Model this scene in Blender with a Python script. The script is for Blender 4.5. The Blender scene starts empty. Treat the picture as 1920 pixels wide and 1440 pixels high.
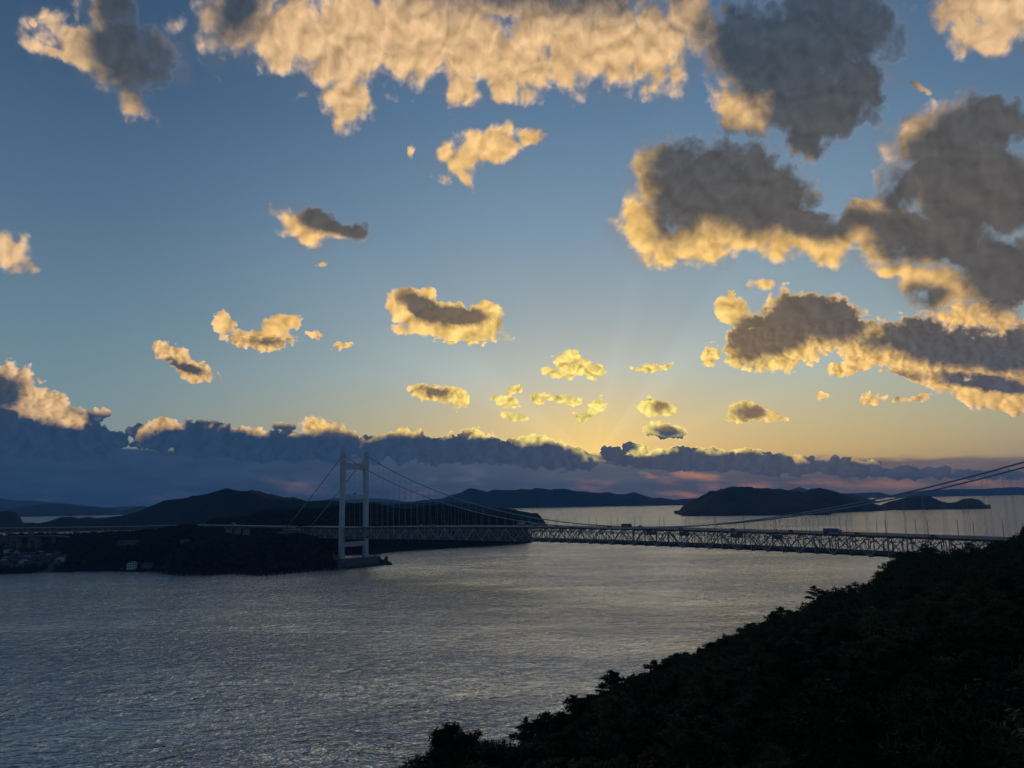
import bpy, math, random
import numpy as np
from mathutils import Vector, Matrix, noise as mn

SC = bpy.context.scene
COL = SC.collection
R = math.radians
random.seed(7)

# ------------------------------------------------------------------ camera
H = 88.0                       # eye height above the water
F = 1406.17                    # focal length in photo pixels (1920 wide)
PITCH, ROLL = 0.1513, -0.0196
cam_d = bpy.data.cameras.new("camera")
cam = bpy.data.objects.new("camera", cam_d)
COL.objects.link(cam)
SC.camera = cam
cam_d.sensor_width = 36.0
cam_d.lens = F / 1920 * 36.0
cam_d.clip_start = 0.5
cam_d.clip_end = 120000
CAMM = (Matrix.Translation((0, 0, H)) @ Matrix.Rotation(math.pi / 2 + PITCH, 4, 'X') @ Matrix.Rotation(ROLL, 4, 'Z'))
cam.matrix_world = CAMM
CR = CAMM.to_3x3()


def ray(px, py):
    """unit direction of a photo pixel"""
    return (CR @ Vector(((px - 960) / F, (720 - py) / F, -1.0))).normalized()


def at_depth(px, py, Y):
    d = ray(px, py)
    return Vector((0, 0, H)) + d * (Y / d.y)


def at_sea(px, py, z=0.0):
    d = ray(px, py)
    return Vector((0, 0, H)) + d * ((z - H) / d.z)


def azel(px, py):
    d = ray(px, py)
    return math.degrees(math.atan2(d.x, d.y)), math.degrees(math.asin(d.z))


SC.view_settings.view_transform = 'Standard'
SC.view_settings.look = 'None'
SC.view_settings.exposure = 0.0
SC.view_settings.gamma = 1.0
SC.view_settings.use_curve_mapping = False
SC.cycles.use_denoising = True
SC.cycles.denoiser = 'OPENIMAGEDENOISE'
SC.cycles.denoising_input_passes = 'RGB_ALBEDO_NORMAL'
SC.cycles.max_bounces = 6
SC.cycles.volume_bounces = 1
SC.cycles.transparent_max_bounces = 12

# ------------------------------------------------------------------ sky
def lin(c):
    return tuple(((v / 255) / 12.92 if v / 255 <= 0.04045 else ((v / 255 + 0.055) / 1.055) ** 2.4) for v in c[:3]) + (1.0,)


class NT:
    """small helper that writes shader node trees as expressions"""
    def __init__(s, tree):
        s.t = tree

    def node(s, typ, **kw):
        n = s.t.nodes.new(typ)
        for k, v in kw.items():
            setattr(n, k, v)
        return n

    def put(s, sock, v):
        if isinstance(v, bpy.types.NodeSocket):
            s.t.links.new(v, sock)
        elif v is not None:
            sock.default_value = v

    def m(s, op, a, b=None, c=None, clamp=False):
        n = s.node('ShaderNodeMath', operation=op, use_clamp=clamp)
        for i, v in enumerate((a, b, c)):
            if v is not None:
                s.put(n.inputs[i], v)
        return n.outputs[0]

    def v(s, op, a, b=None, sc=None):
        n = s.node('ShaderNodeVectorMath', operation=op)
        s.put(n.inputs[0], a)
        if b is not None:
            s.put(n.inputs[1], b)
        if sc is not None:
            s.put(n.inputs['Scale'], sc)
        return n.outputs['Value'] if op in ('LENGTH', 'DOT_PRODUCT', 'DISTANCE') else n.outputs[0]

    def v3(s, a, b, c):
        n = s.node('ShaderNodeVectorMath', operation='MULTIPLY_ADD')
        for i, v in enumerate((a, b, c)):
            s.put(n.inputs[i], v)
        return n.outputs[0]

    def noise(s, vec, scale, detail=4, rough=0.55, lac=2.0, col=False, dist=0.0, dim='2D'):
        n = s.node('ShaderNodeTexNoise', noise_dimensions=dim)
        s.put(n.inputs['Vector'], vec)
        n.inputs['Scale'].default_value = scale
        n.inputs['Detail'].default_value = detail
        n.inputs['Roughness'].default_value = rough
        n.inputs['Lacunarity'].default_value = lac
        n.inputs['Distortion'].default_value = dist
        return n.outputs['Color' if col else 0]

    def billow(s, vec, scale, detail=3, rough=0.5):
        n = s.node('ShaderNodeTexVoronoi', voronoi_dimensions='2D', feature='SMOOTH_F1')
        s.put(n.inputs['Vector'], vec)
        n.inputs['Scale'].default_value = scale
        n.inputs['Detail'].default_value = detail
        n.inputs['Roughness'].default_value = rough
        n.inputs['Lacunarity'].default_value = 2.2
        n.inputs['Smoothness'].default_value = 0.45
        return n.outputs['Distance']

    def ss(s, x, a, b, lo=0.0, hi=1.0):
        n = s.node('ShaderNodeMapRange', interpolation_type='SMOOTHSTEP')
        s.put(n.inputs[0], x); s.put(n.inputs[1], a); s.put(n.inputs[2], b)
        s.put(n.inputs[3], lo); s.put(n.inputs[4], hi)
        return n.outputs[0]

    def lmap(s, x, a, b, lo=0.0, hi=1.0):
        n = s.node('ShaderNodeMapRange', interpolation_type='LINEAR')
        s.put(n.inputs[0], x); s.put(n.inputs[1], a); s.put(n.inputs[2], b)
        s.put(n.inputs[3], lo); s.put(n.inputs[4], hi)
        return n.outputs[0]

    def mix(s, f, a, b, mode='MIX'):
        n = s.node('ShaderNodeMix', data_type='RGBA', blend_type=mode)
        s.put(n.inputs[0], f)
        s.put(n.inputs[6], a); s.put(n.inputs[7], b)
        return n.outputs[2]

    def ramp(s, x, stops, interp='LINEAR'):
        n = s.node('ShaderNodeValToRGB')
        s.put(n.inputs[0], x)
        cr = n.color_ramp
        cr.interpolation = interp
        while len(cr.elements) > 1:
            cr.elements.remove(cr.elements[-1])
        cr.elements[0].position = stops[0][0]; cr.elements[0].color = stops[0][1]
        for p, c in stops[1:]:
            e = cr.elements.new(p); e.color = c
        return n.outputs[0]

    def xyz(s, v):
        n = s.node('ShaderNodeSeparateXYZ'); s.put(n.inputs[0], v)
        return n.outputs

    def vec(s, x, y, z):
        n = s.node('ShaderNodeCombineXYZ')
        s.put(n.inputs[0], x); s.put(n.inputs[1], y); s.put(n.inputs[2], z)
        return n.outputs[0]


SUN_AZ, SUN_EL = azel(1112, 858)
sun_dir = ray(1112, 858)
world = bpy.data.worlds.new("World")
SC.world = world
world.use_nodes = True
world.node_tree.nodes.clear()
W = NT(world.node_tree)
gen = W.node('ShaderNodeTexCoord').outputs['Generated']
dx, dy, dz = W.xyz(gen)
AZ = W.m('MULTIPLY', W.m('ARCTAN2', dx, dy), 57.2958)
EL = W.m('MULTIPLY', W.m('ARCSINE', dz), 57.2958)
P0 = W.vec(AZ, EL, 0.0)
sky = W.node('ShaderNodeTexSky', sky_type='NISHITA')
sky.sun_disc = False
sky.sun_elevation = R(max(SUN_EL, 1.5))
sky.sun_rotation = R(SUN_AZ)
sky.altitude = 100
nish = W.v('SCALE', sky.outputs[0], sc=0.10)

# clear air: colours by height, on the sun's side and away from it
def e2(el):
    return el / 60.0
t = W.m('DIVIDE', EL, 60.0, clamp=True)
sunside = W.ramp(t, [(0, lin((190, 150, 105))), (e2(3.2), lin((206, 182, 128))), (e2(5.4), lin((196, 188, 150))),
                     (e2(9.4), lin((170, 190, 190))), (e2(13.3), lin((147, 171, 182))), (e2(20), lin((120, 152, 178))),
                     (e2(28), lin((92, 128, 162))), (e2(37), lin((62, 96, 138))), (1, lin((38, 66, 110)))])
away = W.ramp(t, [(0, lin((100, 118, 132))), (e2(4), lin((130, 148, 150))), (e2(7), lin((118, 148, 160))),
                  (e2(12), lin((103, 136, 157))), (e2(20), lin((80, 113, 144))), (e2(28), lin((60, 92, 126))),
                  (e2(37), lin((46, 76, 112))), (1, lin((30, 54, 96)))])
daz = W.m('SUBTRACT', AZ, SUN_AZ)
da = W.m('ABSOLUTE', W.m('SUBTRACT', daz, 5.0))
sidef = W.ss(da, 8.0, 44.0)
clear = W.mix(sidef, sunside, away)
# behind the viewer the evening sky is darker
back = W.ss(W.m('ABSOLUTE', daz), 45.0, 150.0)
clear = W.mix(back, clear, W.mix(0.5, clear, lin((24, 34, 56))))
# glow round the hidden sun
sdist = W.v('LENGTH', W.v('MULTIPLY', W.v('SUBTRACT', P0, (SUN_AZ, SUN_EL, 0)), (0.75, 1.0, 0)))
glow = W.m('POWER', 2.718, W.m('MULTIPLY', sdist, -0.42))
# faint rays fan out from the sun
rang = W.m('ARCTAN2', W.m('SUBTRACT', EL, SUN_EL), daz)
rayn = W.noise(W.vec(W.m('MULTIPLY', rang, 3.0), 3.7, 0.0), 1.0, 2, 0.5)
rayf = W.m('MULTIPLY', W.ss(rayn, 0.35, 0.7, -0.5, 0.5), W.ss(sdist, 42.0, 4.0, 0.0, 0.07))
clear = W.mix(W.m('MULTIPLY', glow, 0.65, clamp=True), clear, lin((255, 232, 128)))
clear = W.v('SCALE', clear, sc=W.m('ADD', 1.0, rayf))
clear = W.mix(0.12, clear, nish)


# ------------------------------------------------------------------ clouds (part of the sky, far outside the scene)
BLOBCACHE = {}
def prep(items):
    res = []
    for it in items:
        px, py, rx, ry = it[:4]
        rot = R(it[4]) if len(it) > 4 else 0.0
        wgt = it[5] if len(it) > 5 else 1.0
        a0, e0 = azel(px, py)
        ea = azel(px + math.cos(rot) * rx, py + math.sin(rot) * rx)
        eb = azel(px - math.sin(rot) * ry, py + math.cos(rot) * ry)
        A = np.array([[ea[0] - a0, eb[0] - a0], [ea[1] - e0, eb[1] - e0]])
        M = np.linalg.inv(A)
        ext = (math.hypot(A[0, 0], A[0, 1]), math.hypot(A[1, 0], A[1, 1]))
        res.append((a0, e0, M, wgt, ext))
    return res


def within(items, tile, reach=1.5, pad=1.6):
    az0, az1, el0, el1 = tile
    return [i for i in items if i[0] + i[4][0] * reach + pad >= az0 and i[0] - i[4][0] * reach - pad <= az1
            and i[1] + i[4][1] * reach + pad >= el0 and i[1] - i[4][1] * reach - pad <= el1]


def blobs(PXY, items, tile, reach=1.5, pad=1.6):
    """largest of many soft ellipses (only those that reach into the tile of sky)"""
    acc = None
    PX, PY = PXY
    for a0, e0, M, wgt, ext in within(items, tile, reach, pad):
        o = -M @ np.array([a0, e0])
        q = W.v3(PX, (M[0, 0], M[1, 0], 0), (o[0], o[1], 0))
        q = W.v3(PY, (M[0, 1], M[1, 1], 0), q)
        f = W.m('MULTIPLY_ADD', W.v('LENGTH', q), -wgt, wgt)
        acc = f if acc is None else W.m('SMOOTH_MAX', acc, f, 0.12)
    return acc


def warp(P, scale, amt, detail, rough, seed, aniso=(1, 1, 1)):
    n = W.noise(W.v('ADD', W.v('MULTIPLY', P, aniso), (seed, seed * 1.7, seed * 0.3)), scale, detail, rough, col=True)
    return W.v('MULTIPLY', W.v('SUBTRACT', n, (0.5, 0.5, 0.5)), (amt, amt, 0))


def spread(P):
    x, y, _ = W.xyz(P)
    return W.vec(x, x, x), W.vec(y, y, y)


HIGH = [  # upper, nearer clouds
    (175, 60, 85, 26, 15, .7), (160, 95, 110, 40, 30, .8), (120, 108, 85, 20, 22, .7), (225, 100, 100, 70, 45, .9), (205, 10, 45, 45, 0, .75), (248, 195, 46, 30, 50, .7), (300, 100, 50, 60, 30, .5),
    (450, 40, 70, 90, 30, .7), (540, 60, 110, 90, 35, .85), (655, 180, 62, 52, 60, .8), (660, 80, 170, 95, 0, .9), (800, 65, 190, 110, 0, 1.0),
    (868, 172, 34, 44, 60, .7), (950, 120, 130, 68, 10, .9), (1090, 60, 180, 112, 0, 1.0), (1215, 95, 95, 90, 0, .9), (1290, 30, 60, 60, 0, .8), (850, 0, 380, 40, 0, 1.0),
    (1440, 100, 180, 92, 10, 1.0), (1550, 60, 140, 110, 0, 1.0), (1500, 190, 160, 80, 8, 1.0), (1510, 250, 60, 50, 60, .8), (1610, 160, 66, 70, 20, .75), (1388, 210, 76, 44, 30, 1.0),
    (1825, 10, 95, 54, 0, .9), (1845, 75, 66, 46, 0, .8), (1890, 40, 60, 50, 0, .8),
    (905, 285, 92, 44, -22, .95), (1002, 250, 32, 22, 0, .8), (850, 315, 50, 16, 45, .65),
    (1350, 370, 185, 112, 8, 1.3), (1430, 350, 120, 60, 15, 1.0), (1230, 320, 54, 54, 0, .85), (1215, 420, 52, 66, 0, .85), (1300, 462, 120, 42, -5, .85), (1490, 440, 150, 54, 5, .95), (1430, 535, 26, 16, 0, .6), (1640, 400, 80, 30, -15, .75),
    (1720, 162, 32, 9, 10, .7), (1755, 275, 125, 78, -32, .95), (1870, 230, 100, 56, 0, .9), (1840, 360, 170, 100, 0, 1.2), (1640, 450, 80, 44, 10, .8), (1760, 540, 90, 50, 0, .9), (1700, 350, 70, 60, -30, .8), (1780, 450, 140, 66, 10, .95), (1885, 520, 120, 90, 0, 1.0), (1690, 505, 75, 20, 10, .7), (1690, 430, 110, 50, 10, .95), (1850, 592, 90, 30, 0, .85),
    (15, 472, 52, 34, 25, .9),
    (598, 428, 84, 36, 10, .95), (655, 432, 34, 20, 0, .8),
    (600, 497, 14, 7, 0, .6), (765, 290, 10, 14, 0, .5), (62, 38, 9, 6, 0, .5),
]
HDARK = [
    (255, 110, 110, 80, 40, 1.1), (225, 10, 60, 55, 0, .8), (450, 20, 50, 70, 30, .6),
    (1480, 90, 200, 120, 10, 1.3), (1590, 80, 170, 130, 0, 1.3), (1530, 210, 130, 100, 20, 1.3), (1640, 160, 80, 110, 0, 1.2),
    (950, -16, 400, 36, 0, .3),
    (1370, 335, 190, 100, 10, 1.4), (1270, 390, 60, 66, 0, .9), (1500, 395, 130, 48, 12, 1.2),
    (1800, 275, 150, 80, -30, 1.2), (1890, 220, 120, 90, 0, 1.2), (1850, 370, 190, 110, 0, 1.3), (1790, 450, 130, 60, 10, 1.1), (1900, 505, 120, 90, 0, 1.2), (1620, 410, 60, 26, 0, .5), (1740, 556, 50, 24, 0, .6), (1710, 440, 110, 56, 10, 1), (1690, 360, 60, 60, 0, .8),
    (632, 418, 78, 28, 14, 1.2),
]
LOW = [  # smaller, farther clouds
    (775, 578, 56, 42, 25), (840, 602, 118, 42, 10), (908, 600, 46, 38, 0), (752, 618, 28, 12, 20, .6), (795, 555, 30, 18, 20, .8),
    (420, 608, 26, 22, 60), (485, 638, 72, 22, 3), (525, 608, 42, 20, -12, .9),
    (322, 662, 44, 20, 20), (362, 694, 50, 20, 18),
    (1072, 682, 38, 24, 15), (1045, 700, 36, 12, 10, .9), (1112, 696, 32, 15, 10),
    (1222, 690, 40, 8, -5, .9), (588, 628, 18, 6, 10, .7), (645, 648, 30, 6, -8, .45),
    (812, 738, 50, 17, 12), (858, 744, 30, 20, 20, .9),
    (962, 731, 17, 8, 0, .9), (950, 753, 30, 12, 12, .9), (962, 780, 24, 9, 10, .8), (1008, 746, 17, 12, 10, .9), (1052, 748, 42, 10, 6, .9), (1114, 768, 26, 16, -40, .9), (1098, 780, 24, 9, 0, .9), (957, 826, 11, 8, 0, .7),
    (1230, 764, 38, 18, 6), (1243, 808, 44, 16, 8), (1400, 773, 42, 20, 0), (1450, 782, 26, 9, 8, .9),
    (1375, 585, 42, 32, 30, .9), (1400, 650, 50, 48, 20, .9), (1460, 635, 120, 66, -12, 1.1), (1530, 602, 115, 60, 15, 1.1), (1640, 645, 120, 48, 8), (1590, 690, 50, 16, -10, .9),
    (1770, 652, 170, 64, 8, 1.1), (1890, 665, 110, 84, 0, 1.1), (1750, 705, 100, 24, 12), (1850, 735, 110, 32, 10), (1900, 760, 50, 18, 0), (1880, 620, 90, 30, 0, .8),
    (1633, 748, 26, 11, 0, .8), (1690, 750, 16, 5, 0, .6), (1728, 743, 20, 8, 0, .7), (1537, 741, 16, 8, 0, .5), (1330, 668, 16, 26, 60, .45), (1370, 555, 10, 12),
    # banks above the horizon
    (18, 728, 62, 52), (88, 765, 46, 44), (145, 798, 70, 32, 25), (50, 800, 150, 45), (100, 828, 150, 34),
    (300, 815, 58, 30), (375, 822, 66, 36), (450, 832, 90, 32), (540, 838, 110, 30), (606, 806, 44, 24, 10), (625, 835, 60, 34), (650, 812, 26, 8, 15, .8),
    (705, 840, 52, 28), (765, 836, 52, 32), (820, 846, 60, 26), (885, 838, 58, 32), (930, 845, 50, 26), (1015, 850, 62, 32, 8), (1070, 858, 45, 24, 15),
    (1180, 862, 70, 14, 8, .9), (1110, 857, 22, 8, 10, .8), (1150, 846, 26, 9, 10, .9), (1192, 842, 30, 10, 10, .9), (1290, 862, 110, 24), (1390, 862, 75, 22), (1470, 872, 90, 20), (1590, 876, 60, 20), (1700, 886, 110, 12), (1850, 890, 100, 9, 0, .8),
    (308, 795, 22, 14, 0, .8), (535, 800, 22, 9, 0, .6), (400, 797, 22, 7, 0, .6),
    (190, 772, 22, 8, 0, .6),
]
LDARK = [
    (792, 578, 54, 24, 30, 1.2), (850, 592, 78, 20, 3, 1.2), (345, 688, 50, 10, 17, .8), (500, 640, 50, 9, 3, .35),
    (815, 734, 34, 11, 10, .6), (1240, 762, 20, 10, 0, .5), (1252, 809, 34, 12, 8, .8), (1406, 773, 36, 15, 0, .8),
    (1450, 620, 112, 50, -15, 1.3), (1540, 590, 108, 52, 12, 1.3), (1650, 640, 46, 22, 0, .5), (1770, 640, 160, 52, 8, 1.3), (1890, 655, 100, 55, 0, 1.1), (1850, 718, 120, 17, 8, 1), (1405, 660, 36, 26, 0, .7), (1690, 705, 60, 10, 0, .3),
    (8, 735, 40, 40, 0, 1), (60, 800, 110, 20, 10, .6), (100, 835, 190, 40, 0, 1.6),
    (380, 836, 140, 40, 0, 1.6), (540, 846, 150, 34, 0, 1.5), (625, 838, 66, 36, 0, 1.3), (770, 850, 130, 38, 0, 1.6), (900, 852, 110, 36, 0, 1.6), (1030, 862, 80, 34, 8, 1.5),
    (1190, 866, 90, 14, 8, 1), (1290, 868, 120, 24, 0, 1.4), (1400, 868, 100, 22, 0, 1.4), (1560, 882, 130, 20, 0, 1.3), (1720, 890, 130, 12, 0, 1),
]

above = W.m('SUBTRACT', EL, W.lmap(AZ, -40, 40, 4.6, 1.2))
over_bank = W.ss(above, -0.15, 0.55)
tosun = W.v('NORMALIZE', W.v('SUBTRACT', (SUN_AZ, SUN_EL, 0), P0))
far_from_sun = W.ss(sdist, 3.0, 34.0)
lit0 = W.ramp(far_from_sun, [(0, lin((255, 230, 130))), (0.12, lin((250, 212, 120))), (0.3, lin((248, 202, 122))), (0.6, lin((240, 192, 118))), (1.0, lin((218, 180, 136)))])
pale = W.ramp(far_from_sun, [(0, lin((255, 230, 130))), (0.12, lin((250, 214, 126))), (0.4, lin((236, 198, 154))), (1.0, lin((200, 178, 162)))])
hi = W.ss(EL, 4.5, 12.0)
dark_low = W.mix(W.ss(daz, -25.0, 22.0), lin((44, 68, 97)), lin((86, 88, 100)))
dark_high = W.mix(W.ss(EL, 18.0, 34.0), lin((92, 89, 87)), lin((66, 78, 91)))
dark = W.mix(hi, dark_low, dark_high)
dark = W.mix(W.m('MULTIPLY', W.ss(sdist, 20.0, 4.0), W.ss(EL, 4.5, 5.3)), dark, lin((150, 122, 88)))
vt = W.m('MULTIPLY', W.ramp(W.lmap(AZ, -40, 40), [(0.0, (4.1 / 10,) * 3 + (1,)), (0.45, (3.5 / 10,) * 3 + (1,)), (0.6, (2.9 / 10,) * 3 + (1,)), (0.8, (2.2 / 10,) * 3 + (1,)), (1.0, (1.6 / 10,) * 3 + (1,))]), 10.0)
veil_c0 = W.ramp(W.lmap(AZ, -40, 40), [(0.0, lin((34, 62, 94))), (0.3, lin((46, 72, 104))), (0.5, lin((68, 88, 113))), (0.62, lin((86, 97, 113))), (0.85, lin((126, 110, 108))), (1.0, lin((132, 116, 110)))])
pink_c = W.mix(W.ss(daz, -12.0, 6.0), lin((148, 122, 122)), lin((224, 152, 106)))
PINK = [(560, 912, 95, 16, 5, 1), (300, 928, 80, 8, -5, .3), (790, 925, 50, 16, -10, .6), (860, 900, 60, 14, 0, .4), (80, 936, 80, 6, 3, .5), (1100, 915, 60, 14, 0, .6),
        (1215, 890, 20, 7, 15, 1), (1310, 892, 75, 10, 8, 1.5), (1330, 915, 60, 10, -10, 1), (1290, 928, 60, 9, 8, 1.3), (1410, 910, 60, 14, 0, .9), (1560, 905, 80, 10, 0, .9),
        (1500, 905, 60, 7, 0, .9), (1680, 908, 130, 12, 0, 1.1), (1850, 905, 110, 14, 0, 1.2), (1250, 905, 40, 10, 0, .8)]
HIGH, HDARK, LOW, LDARK, PINK = map(prep, (HIGH, HDARK, LOW, LDARK, PINK))
SHARED = dict(P0=P0, above=above, EL=EL, clear=clear, over_bank=over_bank, tosun=tosun, sdist=sdist, lit0=lit0, pale=pale, dark=dark, vt=vt, veil_c0=veil_c0, pink_c=pink_c)
WORLD_W = W
TILE = [0]


def patch(tile):
    """the sky's colour in one tile of azimuth and height, in a node group of its own"""
    global W
    tree = bpy.data.node_groups.new("sky_patch", 'ShaderNodeTree')
    kinds = {'VALUE': 'NodeSocketFloat', 'VECTOR': 'NodeSocketVector', 'RGBA': 'NodeSocketColor'}
    for k, v in SHARED.items():
        tree.interface.new_socket(k, in_out='INPUT', socket_type=kinds[v.type])
    tree.interface.new_socket('sky', in_out='OUTPUT', socket_type='NodeSocketShader')
    W = NT(tree)
    gi = W.node('NodeGroupInput')
    S = {k: gi.outputs[k] for k in SHARED}
    TILE[0] += 1      # a hair's breadth of offset keeps the tiles' nodes apart, so each ray evaluates one tile only
    P0, EL = W.v('ADD', S['P0'], (TILE[0] * 1e-5, 0, 0)), W.m('ADD', S['EL'], TILE[0] * 1e-5)
    c = S['clear']
    has_low = bool(within(LOW, tile))
    low = tile[2] < 6
    if has_low or low:
        wl = warp(P0, 1.1, 1.1, 7, 0.60, 11.3, (1, 1.15, 1))
        wl = W.v('SCALE', wl, sc=W.ss(EL, 4.0, 8.0, 0.8, 1.0))
    if has_low or within(HIGH, tile):
        bs_, dl_ = (0.95, 0.30) if tile[2] < 6 else (1.25, 0.26) if tile[2] < 12 else (0.55, 0.55)
        wr = warp(P0, 0.8 if tile[2] < 12 else 0.35, 0.9 if tile[2] < 12 else 1.8, 3, 0.5, 7.7)
        Pw = W.v('ADD', P0, wr)
        n1 = W.billow(Pw, bs_, 1.6, 0.5)
        n2 = W.billow(W.v('ADD', Pw, W.v('SCALE', S['tosun'], sc=dl_)), bs_, 1.6, 0.5)
        rel = W.m('MULTIPLY', W.m('SUBTRACT', n2, n1), 0.55)
        dark = W.v('SCALE', S['dark'], sc=W.m('MULTIPLY_ADD', rel, 0.5 if tile[2] < 6 else 0.65, 1.0))
    if low:
        vn = W.noise(W.v('MULTIPLY', W.v('ADD', P0, (2.0, 0, 0)), (0.22, 1.0, 1)), 1.2, 6, 0.6)
        veil = W.m('MULTIPLY', W.ss(W.m('SUBTRACT', EL, W.m('MULTIPLY_ADD', vn, 0.8, W.m('SUBTRACT', S['vt'], 0.4))), 0.35, -0.15), 0.97)
        vc = W.v('SCALE', S['veil_c0'], sc=W.lmap(vn, 0.3, 0.7, 0.86, 1.12))
        if within(PINK, tile, 2.2):
            pk = blobs(spread(W.v('ADD', P0, W.v('MULTIPLY', wl, (1.2, 0.25, 0)))), PINK, tile, 2.2)
            pk = W.m('ADD', pk, W.m('MULTIPLY', W.m('SUBTRACT', vn, 0.5), 2.4))
            vc = W.mix(W.ss(pk, -0.1, 1.7, 0.0, 0.75), vc, S['pink_c'])
        c = W.mix(veil, c, vc)
    if has_low:
        dnL = W.noise(W.v('ADD', P0, (1.2, 8.3, 2.0)), 1.5, 7, 0.62, dist=0.2)
        f = W.m('MULTIPLY_ADD', blobs(spread(W.v('ADD', P0, wl)), LOW, tile), 1.3, W.m('ADD', W.m('MULTIPLY', W.m('SUBTRACT', dnL, 0.50), 0.45), W.m('MULTIPLY', W.m('SUBTRACT', 0.78 if tile[2] < 6 else 0.60, n1), 0.5)))
        lit = W.v('SCALE', W.mix(W.ss(f, 0.1, 0.35), S['pale'], S['lit0']), sc=W.m('MULTIPLY_ADD', rel, 1.5, 0.97))
        d = 0.0
        dark = S['dark'] if False else dark
        if within(LDARK, tile, 1.8):
            k = blobs(spread(W.v('ADD', P0, W.v('SCALE', wl, sc=0.7))), LDARK, tile, 1.8)
            k = W.m('ADD', k, W.m('MULTIPLY', W.m('SUBTRACT', dnL, 0.5), 0.35))
            d = W.m('MULTIPLY', W.ss(k, -0.25, 0.42), W.ss(f, 0.02, W.ss(EL, 5.0, 7.5, 0.13, 0.36)))
        if low:
            patchy = W.m('MULTIPLY', W.ss(W.noise(P0, 0.33, 3, 0.5), 0.46, 0.56), W.ss(S['above'], 2.4, 1.8))
            d = W.m('MAXIMUM', W.m('MAXIMUM', d, patchy), W.m('SUBTRACT', 1.0, S['over_bank']))
        if low:
            tops = W.m('MULTIPLY', W.ss(f, 0.75, 0.05), W.m('MULTIPLY', S['over_bank'], W.ss(n1, 0.5, 0.2)))
            dark = W.mix(W.m('MULTIPLY', tops, 0.55), dark, W.mix(0.5, dark, lin((150, 150, 150))))
        cl = W.mix(d, lit, dark)
        rim = W.m('MULTIPLY', W.ss(S['sdist'], 17.0, 2.0, 0.0, 1.0), W.m('SUBTRACT', 1.0, W.ss(f, 0.06, 0.16)))
        rim = W.m('MULTIPLY', W.m('MULTIPLY', rim, W.ss(EL, 6.0, 5.0)), S['over_bank'])
        cl = W.mix(rim, cl, tuple(v * 1.35 for v in lin((255, 226, 150))[:3]) + (1,))
        c = W.mix(W.ss(f, 0.0, W.ss(EL, 4.5, 7.5, 0.10, 0.2)), c, cl)
    if within(HIGH, tile):
        wf = warp(P0, 0.40, 2.4, 6, 0.54, 3.1)
        big_n = W.noise(W.v('MULTIPLY', W.v('ADD', P0, (15.2, 1.3, 9.0)), (1.0, 0.7, 1.0)), 0.30, 5, 0.6, dist=0.5)
        dnH = W.noise(W.v('ADD', P0, (35.2, 1.3, 9.0)), 0.62, 8, 0.58, dist=0.35)
        f0 = blobs(spread(W.v('ADD', P0, wf)), HIGH, tile)
        f = W.m('MULTIPLY_ADD', f0, 1.5, W.m('ADD', W.m('MULTIPLY', W.m('SUBTRACT', 0.60, n1), 0.62), W.m('ADD', W.m('MULTIPLY', W.m('SUBTRACT', dnH, 0.48), 0.75), W.m('MULTIPLY', W.m('SUBTRACT', big_n, 0.48), 0.6))))
        lit = W.v('SCALE', W.mix(W.ss(f, 0.1, 0.5), S['pale'], S['lit0']), sc=W.m('MULTIPLY_ADD', rel, 1.15, 1.0))
        if within(HDARK, tile, 1.8):
            k = blobs(spread(W.v('ADD', P0, W.v('SCALE', wf, sc=0.55))), HDARK, tile, 1.8)
            k = W.m('ADD', k, W.m('MULTIPLY', W.m('SUBTRACT', dnH, 0.5), 0.45))
            lit = W.mix(W.m('MULTIPLY', W.ss(k, -0.42, 0.40), W.ss(f, -0.16, 0.14)), lit, dark)
        soft = W.m('ADD', f0, W.m('MULTIPLY', W.m('SUBTRACT', big_n, 0.5), 1.2))
        c = W.mix(W.m('MULTIPLY', W.ss(soft, -0.35, 0.35), 0.26), c, W.mix(0.22, S['dark'], S['pale']))
        c = W.mix(W.ss(f, -0.12, 0.52), c, lit)
    if tile[2] < 0:
        c = W.mix(W.ss(EL, -0.4, -3.0), c, lin((30, 42, 58)))
    bg = W.node('ShaderNodeBackground')
    W.put(bg.inputs[0], c)
    go = W.node('NodeGroupOutput')
    tree.links.new(bg.outputs[0], go.inputs[0])
    W = WORLD_W
    gn = W.node('ShaderNodeGroup', node_tree=tree)
    for k, v in SHARED.items():
        W.put(gn.inputs[k], v)
    return gn.outputs[0]


def split(axis, cuts, lo, hi, make):
    """binary tree of mix shaders, so that each ray only evaluates its own tile"""
    if not cuts:
        return make(lo, hi)
    mid = len(cuts) // 2
    a = split(axis, cuts[:mid], lo, cuts[mid], make)
    b = split(axis, cuts[mid + 1:], cuts[mid], hi, make)
    n = W.node('ShaderNodeMixShader')
    W.put(n.inputs[0], W.m('GREATER_THAN', AZ if axis == 'az' else EL, cuts[mid]))
    W.t.links.new(a, n.inputs[1]); W.t.links.new(b, n.inputs[2])
    return n.outputs[0]


surf = split('el', [0.0, 4.0, 7.0, 12.0, 19.0, 27.0], -90, 90, lambda e0, e1:
             split('az', [-42.0, -22.0, -8.0, 4.0, 14.0, 25.0, 42.0] if e1 > 0 else [], -180, 180, lambda a0, a1: patch((a0, a1, e0, e1))))
out = W.node('ShaderNodeOutputWorld')
W.t.links.new(surf, out.inputs['Surface'])
world.cycles.sampling_method = 'MANUAL'
world.cycles.sample_map_resolution = 512

# ------------------------------------------------------------------ sun, hidden behind the cloud bank
sl = bpy.data.lights.new("sun", 'SUN')
sl.energy = 0.14
sl.angle = R(50)
sl.color = (1.0, 0.86, 0.66)
sun = bpy.data.objects.new("sun", sl)
COL.objects.link(sun)
sun.rotation_euler = (-sun_dir).to_track_quat('-Z', 'Y').to_euler()

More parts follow.
